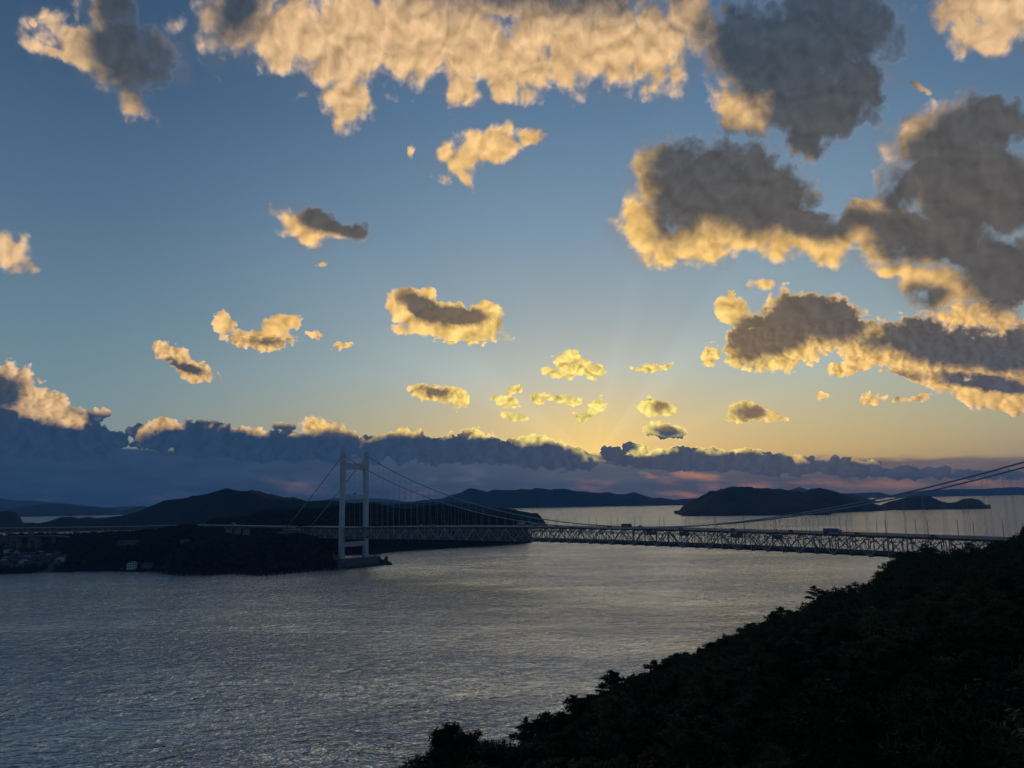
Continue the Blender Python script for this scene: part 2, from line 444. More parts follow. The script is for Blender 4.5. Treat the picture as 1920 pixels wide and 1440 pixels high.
# ------------------------------------------------------------------ helpers
def tag(o, label=None, cat=None, group=None, kind=None):
    for k, v in (('label', label), ('category', cat), ('group', group), ('kind', kind)):
        if v:
            o[k] = v
    return o


def empty(name, loc=(0, 0, 0), rz=0.0, parent=None):
    o = bpy.data.objects.new(name, None)
    o.empty_display_size = 1
    COL.objects.link(o)
    o.location = loc
    o.rotation_euler = (0, 0, rz)
    if parent:
        o.parent = parent
    return o


def mesh_obj(name, V, Fc, mat, parent=None, smooth=False, mats=None, mi=None):
    me = bpy.data.meshes.new(name)
    V = np.asarray(V, dtype=np.float32).reshape(-1, 3)
    if isinstance(Fc, np.ndarray) and Fc.ndim == 2:
        k = Fc.shape[1]
        me.vertices.add(len(V)); me.vertices.foreach_set('co', V.ravel())
        me.loops.add(Fc.size); me.loops.foreach_set('vertex_index', Fc.astype(np.int32).ravel())
        me.polygons.add(len(Fc)); me.polygons.foreach_set('loop_start', np.arange(0, Fc.size, k, dtype=np.int32))
        me.update(calc_edges=True)
    else:
        me.from_pydata([tuple(v) for v in V.tolist()], [], [tuple(f) for f in Fc])
    me.validate()
    me.materials.append(mat)
    if smooth:
        me.polygons.foreach_set('use_smooth', np.ones(len(me.polygons), dtype=bool))
    me.update()
    o = bpy.data.objects.new(name, me)
    COL.objects.link(o)
    if parent:
        o.parent = parent
    return o


class MB:
    """collects boxes, bars and prisms for one mesh"""
    def __init__(s):
        s.v, s.f = [], []

    def add(s, vs, fs):
        b = len(s.v)
        s.v += [tuple(v) for v in vs]
        s.f += [tuple(b + i for i in f) for f in fs]

    def box(s, c, size, rz=0.0, taper=(1, 1)):
        x, y, z = [k / 2 for k in size]
        ca, sa = math.cos(rz), math.sin(rz)
        vs = []
        for dz in (-z, z):
            tx, ty = taper if dz > 0 else (1, 1)
            for dx, dy in ((-x, -y), (x, -y), (x, y), (-x, y)):
                dx *= tx; dy *= ty
                vs.append((c[0] + dx * ca - dy * sa, c[1] + dx * sa + dy * ca, c[2] + dz))
        s.add(vs, [(3, 2, 1, 0), (4, 5, 6, 7), (0, 1, 5, 4), (1, 2, 6, 5), (2, 3, 7, 6), (3, 0, 4, 7)])

    def bar(s, a, b, w, h=None, n=4, w2=None):
        """bar between two points; n sides (4 = rectangular w x h)"""
        a, b = Vector(a), Vector(b)
        d = (b - a)
        if d.length < 1e-6:
            return
        d.normalize()
        up = Vector((0, 0, 1)) if abs(d.z) < 0.99 else Vector((1, 0, 0))
        x = d.cross(up).normalized(); y = x.cross(d).normalized()
        vs = []
        for p, ww in ((a, w), (b, w2 if w2 is not None else w)):
            hh = (h if h is not None else w) * (ww / w)
            for k in range(n):
                if n == 4:
                    cx, cy = ((-1, -1), (1, -1), (1, 1), (-1, 1))[k]
                    vs.append(p + x * (cx * ww / 2) + y * (cy * hh / 2))
                else:
                    t = 2 * math.pi * k / n
                    vs.append(p + x * (math.cos(t) * ww / 2) + y * (math.sin(t) * hh / 2))
        fs = [(k, (k + 1) % n, n + (k + 1) % n, n + k) for k in range(n)]
        fs += [tuple(range(n - 1, -1, -1)), tuple(range(n, 2 * n))]
        s.add(vs, fs)

    def tube(s, pts, radii, n=6):
        pts = [Vector(p) for p in pts]
        vs, fs = [], []
        x = None
        for i, p in enumerate(pts):
            d = (pts[min(i + 1, len(pts) - 1)] - pts[max(i - 1, 0)]).normalized()
            if x is None:
                up = Vector((0, 0, 1)) if abs(d.z) < 0.9 else Vector((1, 0, 0))
                x = d.cross(up).normalized()
            x = (x - d * x.dot(d)).normalized()
            y = d.cross(x)
            r = radii[i] if hasattr(radii, '__len__') else radii
            for k in range(n):
                t = 2 * math.pi * k / n
                vs.append(p + x * math.cos(t) * r + y * math.sin(t) * r)
        for i in range(len(pts) - 1):
            for k in range(n):
                fs.append((i * n + k, i * n + (k + 1) % n, (i + 1) * n + (k + 1) % n, (i + 1) * n + k))
        fs += [tuple(range(n - 1, -1, -1)), tuple((len(pts) - 1) * n + k for k in range(n))]
        s.add(vs, fs)

    def build(s, name, mat, parent=None, smooth=False):
        return mesh_obj(name, s.v, s.f, mat, parent, smooth)


def copy_tree(o, parent=None):
    c = o.copy(); COL.objects.link(c)
    if parent:
        c.parent = parent
    for ch in list(o.children):
        copy_tree(ch, c)
    return c


# value noise in numpy
_rs = np.random.RandomState(5)
_T = _rs.rand(256, 256)


def vnoise(x, y):
    xi = np.floor(x).astype(int); yi = np.floor(y).astype(int)
    fx = x - xi; fy = y - yi
    fx = fx * fx * (3 - 2 * fx); fy = fy * fy * (3 - 2 * fy)
    a = _T[xi & 255, yi & 255]; b = _T[(xi + 1) & 255, yi & 255]
    c = _T[xi & 255, (yi + 1) & 255]; d = _T[(xi + 1) & 255, (yi + 1) & 255]
    return (a * (1 - fx) + b * fx) * (1 - fy) + (c * (1 - fx) + d * fx) * fy


def fbm(x, y, oct=5, gain=0.5):
    s, a, t = 0.0, 1.0, 0.0
    for i in range(oct):
        s = s + a * (vnoise(x * 2 ** i + 17.3 * i, y * 2 ** i + 9.1 * i) - 0.5)
        t += a
        a *= gain
    return s / t * 2


# ------------------------------------------------------------------ materials
def mat(name, base, rough=0.8, metallic=0.0, var=0.0, scale=1.0, spec=0.3, col2=None, bump=0.0, bscale=None, bdist=0.1):
    m = bpy.data.materials.new(name)
    m.use_nodes = True
    T = NT(m.node_tree)
    b = m.node_tree.nodes['Principled BSDF']
    b.inputs['Roughness'].default_value = rough
    b.inputs['Metallic'].default_value = metallic
    b.inputs['Specular IOR Level'].default_value = spec
    base = tuple(base) + (1.0,)
    if var or col2:
        tc = T.node('ShaderNodeNewGeometry').outputs['Position']
        n = T.noise(tc, scale, 5, 0.6, dim='3D')
        c2 = tuple(col2) + (1.0,) if col2 else tuple(max(0, v * (1 - var)) for v in base[:3]) + (1.0,)
        T.put(b.inputs['Base Color'], T.mix(T.ss(n, 0.35, 0.65), base, c2))
    else:
        b.inputs['Base Color'].default_value = base
    if bump:
        tc = T.node('ShaderNodeNewGeometry').outputs['Position']
        bn = T.node('ShaderNodeBump')
        bn.inputs['Strength'].default_value = bump
        bn.inputs['Distance'].default_value = bdist
        T.put(bn.inputs['Height'], T.noise(tc, bscale or scale, 6, 0.65, dim='3D'))
        T.t.links.new(bn.outputs[0], b.inputs['Normal'])
    return m


M_PAINT = mat('painted_steel', (0.60, 0.64, 0.67), 0.45, 0, 0.16, 0.12, 0.4)
M_TRUSS = mat('truss_paint', (0.41, 0.44, 0.45), 0.5, 0, 0.25, 0.2, 0.4)
M_CABLE = mat('cable_wrap', (0.42, 0.44, 0.46), 0.5, 0, 0.2, 0.1)
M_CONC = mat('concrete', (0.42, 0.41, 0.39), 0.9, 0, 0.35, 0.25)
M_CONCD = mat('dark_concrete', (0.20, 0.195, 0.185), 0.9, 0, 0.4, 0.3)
M_DECK = mat('deck_steel', (0.16, 0.17, 0.18), 0.7, 0, 0.3, 0.3)
M_ASPH = mat('asphalt', (0.05, 0.05, 0.052), 0.9, 0, 0.2, 0.5)
M_RAIL = mat('galvanised_rail', (0.36, 0.37, 0.38), 0.5, 0.3)
M_ROCK = mat('rock', (0.10, 0.095, 0.09), 0.9, 0, 0.5, 0.4, bump=0.6, bscale=0.5, bdist=0.5)
M_GRANITE = mat('pale_rock', (0.22, 0.215, 0.22), 0.9, 0, 0.5, 1.2, bump=0.5, bscale=2.0, bdist=0.2)
M_SAND = mat('sand', (0.26, 0.22, 0.17), 0.95, 0, 0.25, 0.05)
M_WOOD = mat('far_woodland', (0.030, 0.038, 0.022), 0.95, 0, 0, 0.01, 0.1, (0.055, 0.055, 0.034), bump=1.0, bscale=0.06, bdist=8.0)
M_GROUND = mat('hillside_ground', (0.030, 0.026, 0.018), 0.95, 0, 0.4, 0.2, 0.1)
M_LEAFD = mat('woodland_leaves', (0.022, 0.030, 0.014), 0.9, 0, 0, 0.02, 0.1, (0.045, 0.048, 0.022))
M_BARK = mat('bark', (0.06, 0.042, 0.03), 0.9, 0, 0.4, 2.0, 0.1)


def leaf_mat(name, c1, c2, scale=0.35):
    m = bpy.data.materials.new(name)
    m.use_nodes = True
    T = NT(m.node_tree)
    b = m.node_tree.nodes['Principled BSDF']
    b.inputs['Roughness'].default_value = 0.75
    b.inputs['Specular IOR Level'].default_value = 0.15
    pos = T.node('ShaderNodeNewGeometry').outputs['Position']
    rnd = T.node('ShaderNodeObjectInfo').outputs['Random']
    n = T.noise(pos, scale, 4, 0.6, dim='3D')
    col = T.mix(T.ss(n, 0.35, 0.65), tuple(c1) + (1,), tuple(c2) + (1,))
    col = T.v('SCALE', col, sc=T.m('MULTIPLY_ADD', rnd, 1.2, 0.5))
    T.put(b.inputs['Base Color'], col)
    return m


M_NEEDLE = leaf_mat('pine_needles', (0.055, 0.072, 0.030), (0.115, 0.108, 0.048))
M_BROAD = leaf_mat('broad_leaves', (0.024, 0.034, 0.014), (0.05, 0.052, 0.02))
M_RED = leaf_mat('autumn_leaves', (0.085, 0.034, 0.016), (0.06, 0.032, 0.018))

# ------------------------------------------------------------------ water
m = bpy.data.materials.new('sea_water')
m.use_nodes = True
T = NT(m.node_tree)
b = m.node_tree.nodes['Principled BSDF']
b.inputs['Base Color'].default_value = (0.10, 0.12, 0.13, 1)
b.inputs['IOR'].default_value = 11.0
b.inputs['Specular IOR Level'].default_value = 0.5
b.inputs['Specular Tint'].default_value = (1.0, 1.0, 0.93, 1)
pos = T.node('ShaderNodeNewGeometry').outputs['Position']
warpn = T.noise(pos, 0.012, 3, 0.5, col=True)
p2 = T.v('ADD', pos, T.v('SCALE', T.v('SUBTRACT', warpn, (0.5, 0.5, 0.5)), sc=26.0))
rot = T.node('ShaderNodeMapping'); T.put(rot.inputs[0], p2)
rot.inputs['Rotation'].default_value = (0, 0, R(-12))
rot.inputs['Scale'].default_value = (0.8, 1.0, 1.0)
p3 = rot.outputs[0]
h0 = T.noise(p3, 0.042, 3, 0.5, dist=0.8)        # long chop, about 25 m
h1 = T.noise(p3, 0.17, 3, 0.45, dist=0.7)        # waves, about 8 m
h2 = T.noise(p3, 0.55, 3, 0.5, dist=0.8)         # ripples, about 2.5 m
gust = T.noise(T.v('MULTIPLY', pos, (1.0, 1.6, 1.0)), 0.0045, 4, 0.6)
gs = T.ss(gust, 0.3, 0.7, 0.6, 1.15)
calm = T.ss(T.noise(T.v('MULTIPLY', pos, (0.5, 2.6, 1.0)), 0.0035, 3, 0.55, dist=1.5), 0.48, 0.72, 1.0, 0.7)
hh = T.m('ADD', T.m('MULTIPLY', h0, 1.3), T.m('ADD', T.m('MULTIPLY', h1, 2.9), T.m('MULTIPLY', h2, 0.95)))
hh = T.m('MULTIPLY', hh, T.m('MULTIPLY', gs, calm))
bn = T.node('ShaderNodeBump')
bn.inputs['Strength'].default_value = 1.0
bn.inputs['Distance'].default_value = 1.0
T.put(bn.inputs['Height'], hh)
T.t.links.new(bn.outputs[0], b.inputs['Normal'])
b.inputs['Roughness'].default_value = 0.10
M_SEA = m
nx = 60
xs = np.linspace(-17000, 17000, nx); ys = np.concatenate([np.linspace(-1500, 1500, 30), np.linspace(1700, 17000, 40)])
X, Y = np.meshgrid(xs, ys)
V = np.stack([X, Y, np.zeros_like(X)], -1).reshape(-1, 3)
I = np.arange(len(V)).reshape(len(ys), nx)
Q = np.stack([I[:-1, :-1], I[:-1, 1:], I[1:, 1:], I[1:, :-1]], -1).reshape(-1, 4)
tag(mesh_obj('sea', V, Q, M_SEA), 'grey rippled sea water of the strait', 'sea', kind='structure')


# ------------------------------------------------------------------ islands and mountains
def interp(pts, x):
    return np.interp(x, [p[0] for p in pts], [p[1] for p in pts])


def landform(name, label, cat, sil, shore, Yr, back, material=None, step=3.0, rows=22, rough=0.10, tree=0.0, seed=0.0, power=1.0, kind='structure', smooth=True, edge=6):
    """land whose skyline (photo pixels) stands at distance Yr, whose near shore meets the sea where the photo shows it,
    and which falls away again behind; returns the object and a surface sampler"""
    x0, x1 = sil[0][0], sil[-1][0]
    n = max(8, int((x1 - x0) / step))
    px = np.linspace(x0, x1, n)
    sy = interp(sil, px); by = interp(shore, px)
    G = np.zeros((n, 2 * rows + 1, 3))
    ts = np.concatenate([np.linspace(0, 1, rows + 1), 1 + np.linspace(0, 1, rows + 1)[1:]])
    for i in range(n):
        yr = interp(Yr, px[i]) if isinstance(Yr, list) else Yr
        d = ray(px[i], sy[i])
        top = Vector((0, 0, H)) + d * (yr / d.y)
        front = at_sea(px[i], by[i])
        if front.y > yr * 0.97:
            front = Vector((top.x / top.y * yr * 0.97, yr * 0.97, 0))
        zr = max(top.z - tree, 0.3)
        hx = Vector((top.x, top.y, 0)); 
        bk = Vector((top.x, top.y, 0)) * ((yr + back) / yr)
        for j, t in enumerate(ts):
            if t <= 1:
                p = front.lerp(hx, t); p.z = 0
                prof = math.sin(t * math.pi / 2) ** power
            else:
                p = hx.lerp(bk, t - 1)
                prof = math.cos((t - 1) * math.pi / 2) ** 1.2
            G[i, j] = (p.x, p.y, zr * prof)
    sc = max(np.ptp(G[:, :, 0]) / 12, 40)
    nz = fbm(G[:, :, 0] / sc + seed, G[:, :, 1] / sc + seed, 6, 0.55)
    env = np.sin(np.clip(ts, 0, 2) * math.pi / 2)[None, :]
    ridge = 1 - np.exp(-((ts[None, :] - 1) / 0.12) ** 2)
    G[:, :, 2] += nz * G[:, rows, 2][:, None] * rough * 3 * env * ridge
    fine = fbm(G[:, :, 0] / 30 + seed, G[:, :, 1] / 30, 3)
    G[:, :, 2] += fine * np.minimum(G[:, rows, 2][:, None] * 0.02, 3.0) * env
    G[:, :, 2] = np.maximum(G[:, :, 2], -0.4)
    G[:, 0, 2] = -0.6; G[:, -1, 2] = -0.6
    ends = np.clip(np.minimum(np.arange(n), n - 1 - np.arange(n)) / edge, 0, 1) ** 0.6
    G[:, :, 2] = np.where(G[:, :, 2] > 0, G[:, :, 2] * ends[:, None], G[:, :, 2])
    I = np.arange(n * len(ts)).reshape(n, len(ts))
    Q = np.stack([I[:-1, :-1], I[1:, :-1], I[1:, 1:], I[:-1, 1:]], -1).reshape(-1, 4)
    o = mesh_obj(name, G.reshape(-1, 3), Q, material or M_WOOD, smooth=smooth)
    tag(o, label, cat, kind=kind)
    return o, (px, ts, G)


def surf(S, px, t):
    pxs, ts, G = S
    i = int(np.clip(np.searchsorted(pxs, px), 1, len(pxs) - 1)); a = (px - pxs[i - 1]) / (pxs[i] - pxs[i - 1])
    j = int(np.clip(np.searchsorted(ts, t), 1, len(ts) - 1)); b = (t - ts[j - 1]) / (ts[j] - ts[j - 1])
    return Vector((G[i - 1, j - 1] * (1 - a) * (1 - b) + G[i, j - 1] * a * (1 - b) + G[i - 1, j] * (1 - a) * b + G[i, j] * a * b).tolist())


def L(a):  # level line helper: photo y of the true horizon at photo x
    return 934.0 - 0.0196 * (a - 960)


far_sh = lambda x0, x1, d: [(x0, L(x0) + 88 * F / d), (x1, L(x1) + 88 * F / d)]
landform('mountains', 'faint blue mountain range along the far left horizon', 'mountains',
         [(-700, 930), (-400, 925), (-150, 930), (0, 934), (25, 938), (60, 939), (95, 941), (140, 946), (200, 952), (255, 949), (270, 949), (330, 955), (420, 957), (520, 948), (600, 938), (625, 934), (660, 933), (700, 934), (740, 937), (770, 943), (830, 948), (900, 950)],
         far_sh(-700, 900, 11500), 13500, 1500, rough=0.12, seed=1)
landform('mountains', 'nearer dark blue mountains above the left strait', 'mountains',
         [(-200, 950), (-60, 946), (0, 952), (15, 955), (40, 950), (85, 945), (130, 945), (150, 951), (172, 950), (190, 953), (205, 952), (225, 959), (248, 953), (266, 949), (290, 955), (330, 962), (400, 965)],
         far_sh(-200, 400, 7200), 8200, 900, rough=0.12, seed=2)
landform('hill', 'small dark headland at the far left edge of the strait', 'hill',
         [(-90, 975), (-50, 962), (-10, 960), (15, 958.5), (28, 960), (38, 966), (46, 975), (52, 979)],
         [(-90, 982), (52, 980)], 3400, 300, rough=0.08, seed=3)
landform('island', 'long blue mountainous island beyond the middle strait', 'island',
         [(560, 952), (640, 944), (700, 940), (740, 942), (780, 940), (812, 937), (830, 935), (845, 929), (862, 926), (874, 918), (882, 916), (895, 918), (914, 922), (925, 918), (945, 919), (968, 919), (976, 917), (985, 918), (994, 919), (1004, 916.5), (1015, 918), (1030, 921), (1040, 919), (1062, 918), (1075, 921), (1098, 922), (1115, 925), (1127, 926), (1140, 924), (1152, 927), (1170, 927), (1188, 922.5), (1205, 928), (1225, 934), (1240, 933), (1262, 937), (1290, 935), (1310, 934), (1340, 940)],
         [(560, 956), (1000, 951.5), (1280, 947.5), (1340, 946.5)], 7200, 1400, rough=0.10, seed=4)
landform('island', 'dark middle ridge sloping down behind the bridge cables', 'island',
         [(600, 955), (700, 947), (770, 944), (840, 941), (880, 944), (920, 951), (960, 956), (1000, 962), (1010, 965)],
         [(600, 972), (1010, 967)], 3300, 400, rough=0.05, seed=14)
landform('mountains', 'pale blue mountains along the right horizon', 'mountains',
         [(1280, 940), (1400, 932), (1470, 922), (1490, 916), (1500, 914), (1515, 919), (1560, 924), (1590, 925), (1625, 923.5), (1650, 923), (1672, 929), (1690, 924), (1740, 919), (1790, 917), (1840, 917), (1880, 914.5), (1900, 913.5), (1930, 915), (2000, 910), (2200, 905), (2600, 900)],
         far_sh(1280, 2600, 9500), 12000, 1500, rough=0.08, seed=5)
landform('mountains', 'low blue hills between the two dark right islands', 'mountains',
         [(1540, 935), (1570, 926), (1600, 927), (1625, 934), (1650, 940)],
         far_sh(1540, 1650, 5500), 6500, 500, rough=0.05, seed=6)
landform('island', 'large dark wooded island with a long rounded ridge', 'island',
         [(1264, 962), (1268, 959), (1280, 950), (1300, 939), (1318, 930), (1330, 924), (1345, 922), (1360, 917), (1375, 914), (1400, 914.5), (1430, 918), (1450, 918.5), (1480, 920), (1505, 923), (1520, 917), (1535, 915), (1555, 919), (1575, 925), (1600, 935), (1620, 941), (1650, 948), (1662, 950), (1670, 953)],
         [(1264, 963), (1282, 968), (1300, 968), (1555, 966), (1560, 962), (1640, 959), (1670, 957)], 3700, 700, rough=0.10, seed=7)
landform('island', 'dark twin-humped island behind the rising cables', 'island',
         [(1636, 954), (1650, 948), (1668, 940), (1690, 935), (1710, 931), (1735, 929), (1745, 931), (1765, 940), (1778, 943), (1792, 941), (1805, 936), (1820, 934.5), (1835, 937), (1848, 945), (1858, 953)],
         [(1636, 957), (1760, 955.5), (1858, 954.5)], 3900, 400, rough=0.08, seed=8)
S_MTN = landform('hill', 'broad dark mountain rising left of the bridge tower', 'hill',
         [(-260, 990), (-120, 985), (-40, 982), (0, 983), (40, 981), (60, 980), (72, 981.5), (90, 978), (105, 974), (112, 971.5), (135, 971.5), (150, 974.5), (165, 971), (178, 973), (195, 972), (230, 967), (265, 957), (290, 946), (305, 940), (320, 938), (340, 936), (360, 932), (385, 929), (400, 924), (415, 920), (425, 918.5), (440, 920), (460, 924), (472, 925), (485, 928), (500, 935), (520, 936), (535, 937), (550, 936), (575, 940), (600, 939), (625, 938), (640, 941), (680, 946), (720, 950), (800, 957)],
         [(-260, 994), (0, 987.5), (400, 985), (800, 980)], 2900, 900, rough=0.14, seed=9)
landform('island', 'low dark headland tapering into the sea beyond the deck', 'island',
         [(880, 960), (900, 957), (920, 952), (945, 953), (965, 955), (978, 960), (992, 962), (1004, 962), (1010, 960), (1014, 962), (1020, 965), (1024, 968)],
         [(880, 972), (1024, 969)], 2500, 160, rough=0.04, seed=10)

# ------------------------------------------------------------------ the suspension bridge
BX0, BY0, BTH = -236.48, 1042.59, 0.8074
ZT, ZB, ZSAD, ZLOW, CAMB = H - 37.45, H - 49.96, H + 63.73, H - 29.24, 6.35
SPAN, PER, WC = 940.0, 25.72, 38.0
WN, WF = 1.0, 37.0                     # truss planes
cT, sT = math.cos(BTH), math.sin(BTH)


def bp(s, w, z):
    return Vector((BX0 + cT * s + sT * w, BY0 - sT * s + cT * w, z))


def camb(s):
    if s < 0 or s > SPAN:
        return CAMB * (1 - ((max(-130, min(s, SPAN + 130)) - SPAN / 2) / (SPAN / 2)) ** 2) * 0.5 if False else 0.0
    return CAMB * (1 - ((s - SPAN / 2) / (SPAN / 2)) ** 2)


def cab(s):
    return ZLOW + (ZSAD - ZLOW) * ((s - SPAN / 2) / (SPAN / 2)) ** 2


SL, SR = -118.0, SPAN + 118.0
bridge = empty('suspension_bridge', bp(0, WC / 2, 0))
tag(bridge, 'long grey suspension bridge with a double-deck truss crossing the strait', 'bridge')


def bb(name, mb, m, parent=None, **kw):
    """mesh written in world coordinates, parented to the bridge or to one of its parts"""
    o = mb.build(name, m, **kw)
    par = parent or bridge
    o.parent = par
    o.matrix_parent_inverse = Matrix.Translation(-bridge.location)
    return o


def gpoints(s0, s1):
    k0 = math.floor((s0 - 5.1) / (PER / 2)); k1 = math.ceil((s1 - 5.1) / (PER / 2))
    return [5.1 + k * PER / 2 for k in range(k0, k1 + 1)], list(range(k0, k1 + 1))


def side_truss(w):
    S, K = gpoints(SL, SR)
    top, bot, web = MB(), MB(), MB()
    for a, b_ in zip(S[:-1], S[1:]):
        top.bar(bp(a, w, ZT + camb(a)), bp(b_, w, ZT + camb(b_)), 0.8, 1.0)
        bot.bar(bp(a, w, ZB + camb(a)), bp(b_, w, ZB + camb(b_)), 0.8, 1.0)
    for s, k in zip(S, K):
        zt, zb = ZT + camb(s), ZB + camb(s)
        web.bar(bp(s, w, zb + 0.4), bp(s, w, zt - 0.4), 0.5, 0.5)
        if k % 2 == 0:      # V meets the bottom chord here
            for ds in (-PER / 2, PER / 2):
                if SL - 20 < s + ds < SR + 20:
                    web.bar(bp(s + ds * 0.03, w, zb + 0.4), bp(s + ds * 0.97, w, ZT + camb(s + ds) - 0.4), 0.68, 0.68)
            web.box(bp(s, w, zb + 0.5), (1.9, 0.5, 1.5), -BTH)
        else:
            web.box(bp(s, w, zt - 0.6), (1.9, 0.5, 1.5), -BTH)
    t = bb('side_truss', web, M_TRUSS)
    bb('top_chord', top, M_TRUSS, t); bb('bottom_chord', bot, M_TRUSS, t)
    return t


side_truss(WN); side_truss(WF)
S, K = gpoints(SL, SR)
cf = MB(); lo = MB()
for s, k in zip(S, K):
    zt, zb = ZT + camb(s), ZB + camb(s)
    cf.bar(bp(s, WN + .5, zt + 0.2), bp(s, WF - .5, zt + 0.2), 0.5, 0.6)
    cf.bar(bp(s, WN + .5, zt - 2.9), bp(s, WF - .5, zt - 2.9), 0.45, 0.5)
    ws = np.linspace(WN + .5, WF - .5, 9)
    for i in range(8):
        a, b_ = (zt - 2.8, zt + .1) if i % 2 else (zt + .1, zt - 2.8)
        cf.bar(bp(s, ws[i], a), bp(s, ws[i + 1], b_), 0.32, 0.32)
    cf.bar(bp(s, WN + .5, zb), bp(s, WF - .5, zb), 0.7, 1.0)
    for w in (11.0, 27.0):
        cf.bar(bp(s, w, zb + .6), bp(s, w, zt - 2.9), 0.45, 0.45)
    for w in (11.0, 27.0):
        sm = s + PER / 4
        cf.bar(bp(sm, w, ZB + camb(sm) + .6), bp(sm, w, ZT + camb(sm) - .2), 0.36, 0.36)
        cf.bar(bp(s, w, zb + .6), bp(sm, w, ZT + camb(sm) - 2.6), 0.3, 0.3)
        cf.bar(bp(s + PER / 2, w, ZB + camb(s + PER / 2) + .6), bp(sm, w, ZT + camb(sm) - 2.6), 0.3, 0.3)
    cf.bar(bp(s, 11, zt - 2.9), bp(s, 6, zb + 1), 0.3, 0.3); cf.bar(bp(s, 27, zt - 2.9), bp(s, 32, zb + 1), 0.3, 0.3)
bb('cross_frame', cf, M_TRUSS)
rd, lane, rl, rw = MB(), MB(), MB(), MB()
for a, b_ in zip(S[:-1], S[1:]):
    za, zb_ = ZT + camb(a), ZT + camb(b_)
    for w0, w1 in ((2.0, 17.6), (20.4, 36.0)):
        rd.bar(bp(a, (w0 + w1) / 2, za + 1.75), bp(b_, (w0 + w1) / 2, zb_ + 1.75), w1 - w0, 0.9)
        for w in np.linspace(w0 + 1.5, w1 - 1.5, 4):   # stringers
            rd.bar(bp(a, w, za + 0.95), bp(b_, w, zb_ + 0.95), 0.5, 0.7)
    qa, qb = ZB + camb(a), ZB + camb(b_)
    for w in (12.5, 16.5, 21.5, 25.5):
        rw.bar(bp(a, w, qa + 1.4), bp(b_, w, qb + 1.4), 0.9, 1.8)
    for w in (9.5, 28.5):
        rw.bar(bp(a, w, qa + 1.6), bp(b_, w, qb + 1.6), 0.3, 1.4)
    lo.bar(bp(a, 19, qa - 0.2), bp(b_, 19, qb - 0.2), 22, 0.25)
deck = bb('road_deck', rd, M_DECK)
bb('railway_deck', rw, M_DECK)
bb('maintenance_walkway', lo, M_DECK)
DZ = 2.2  # road surface above the chord
pv = MB()
for a, b_ in zip(S[:-1], S[1:]):
    for w0, w1 in ((2.9, 16.9), (21.1, 35.1)):
        pv.bar(bp(a, (w0 + w1) / 2, ZT + camb(a) + DZ + .03), bp(b_, (w0 + w1) / 2, ZT + camb(b_) + DZ + .03), w1 - w0, 0.06)
bb('road_surface', pv, M_ASPH, deck)
for w in (2.3, 17.3, 20.7, 35.7):
    g = MB()
    for a, b_ in zip(S[:-1], S[1:]):
        for dz, hh_ in ((0.35, 0.5), (0.85, .12), (1.2, 0.14)):
            g.bar(bp(a, w, ZT + camb(a) + DZ + dz), bp(b_, w, ZT + camb(b_) + DZ + dz), 0.16, hh_)
        for q in range(5):
            s = a + (b_ - a) * q / 5
            g.bar(bp(s, w, ZT + camb(s) + DZ), bp(s, w, ZT + camb(s) + DZ + 1.25), 0.14)
    bb('guard_rail', g, M_RAIL, deck)
# maintenance gantries / wind fairings seen as solid panels on the near side
for s0, wd in ((515, 10), (549, 9), (598, 10), (632, 8)):
    g = MB(); g.box(bp(s0, WN - 0.9, ZT + camb(s0) - 1.2), (wd, 0.6, 3.4), -BTH)
    bb('inspection_cage', g, M_DECK)

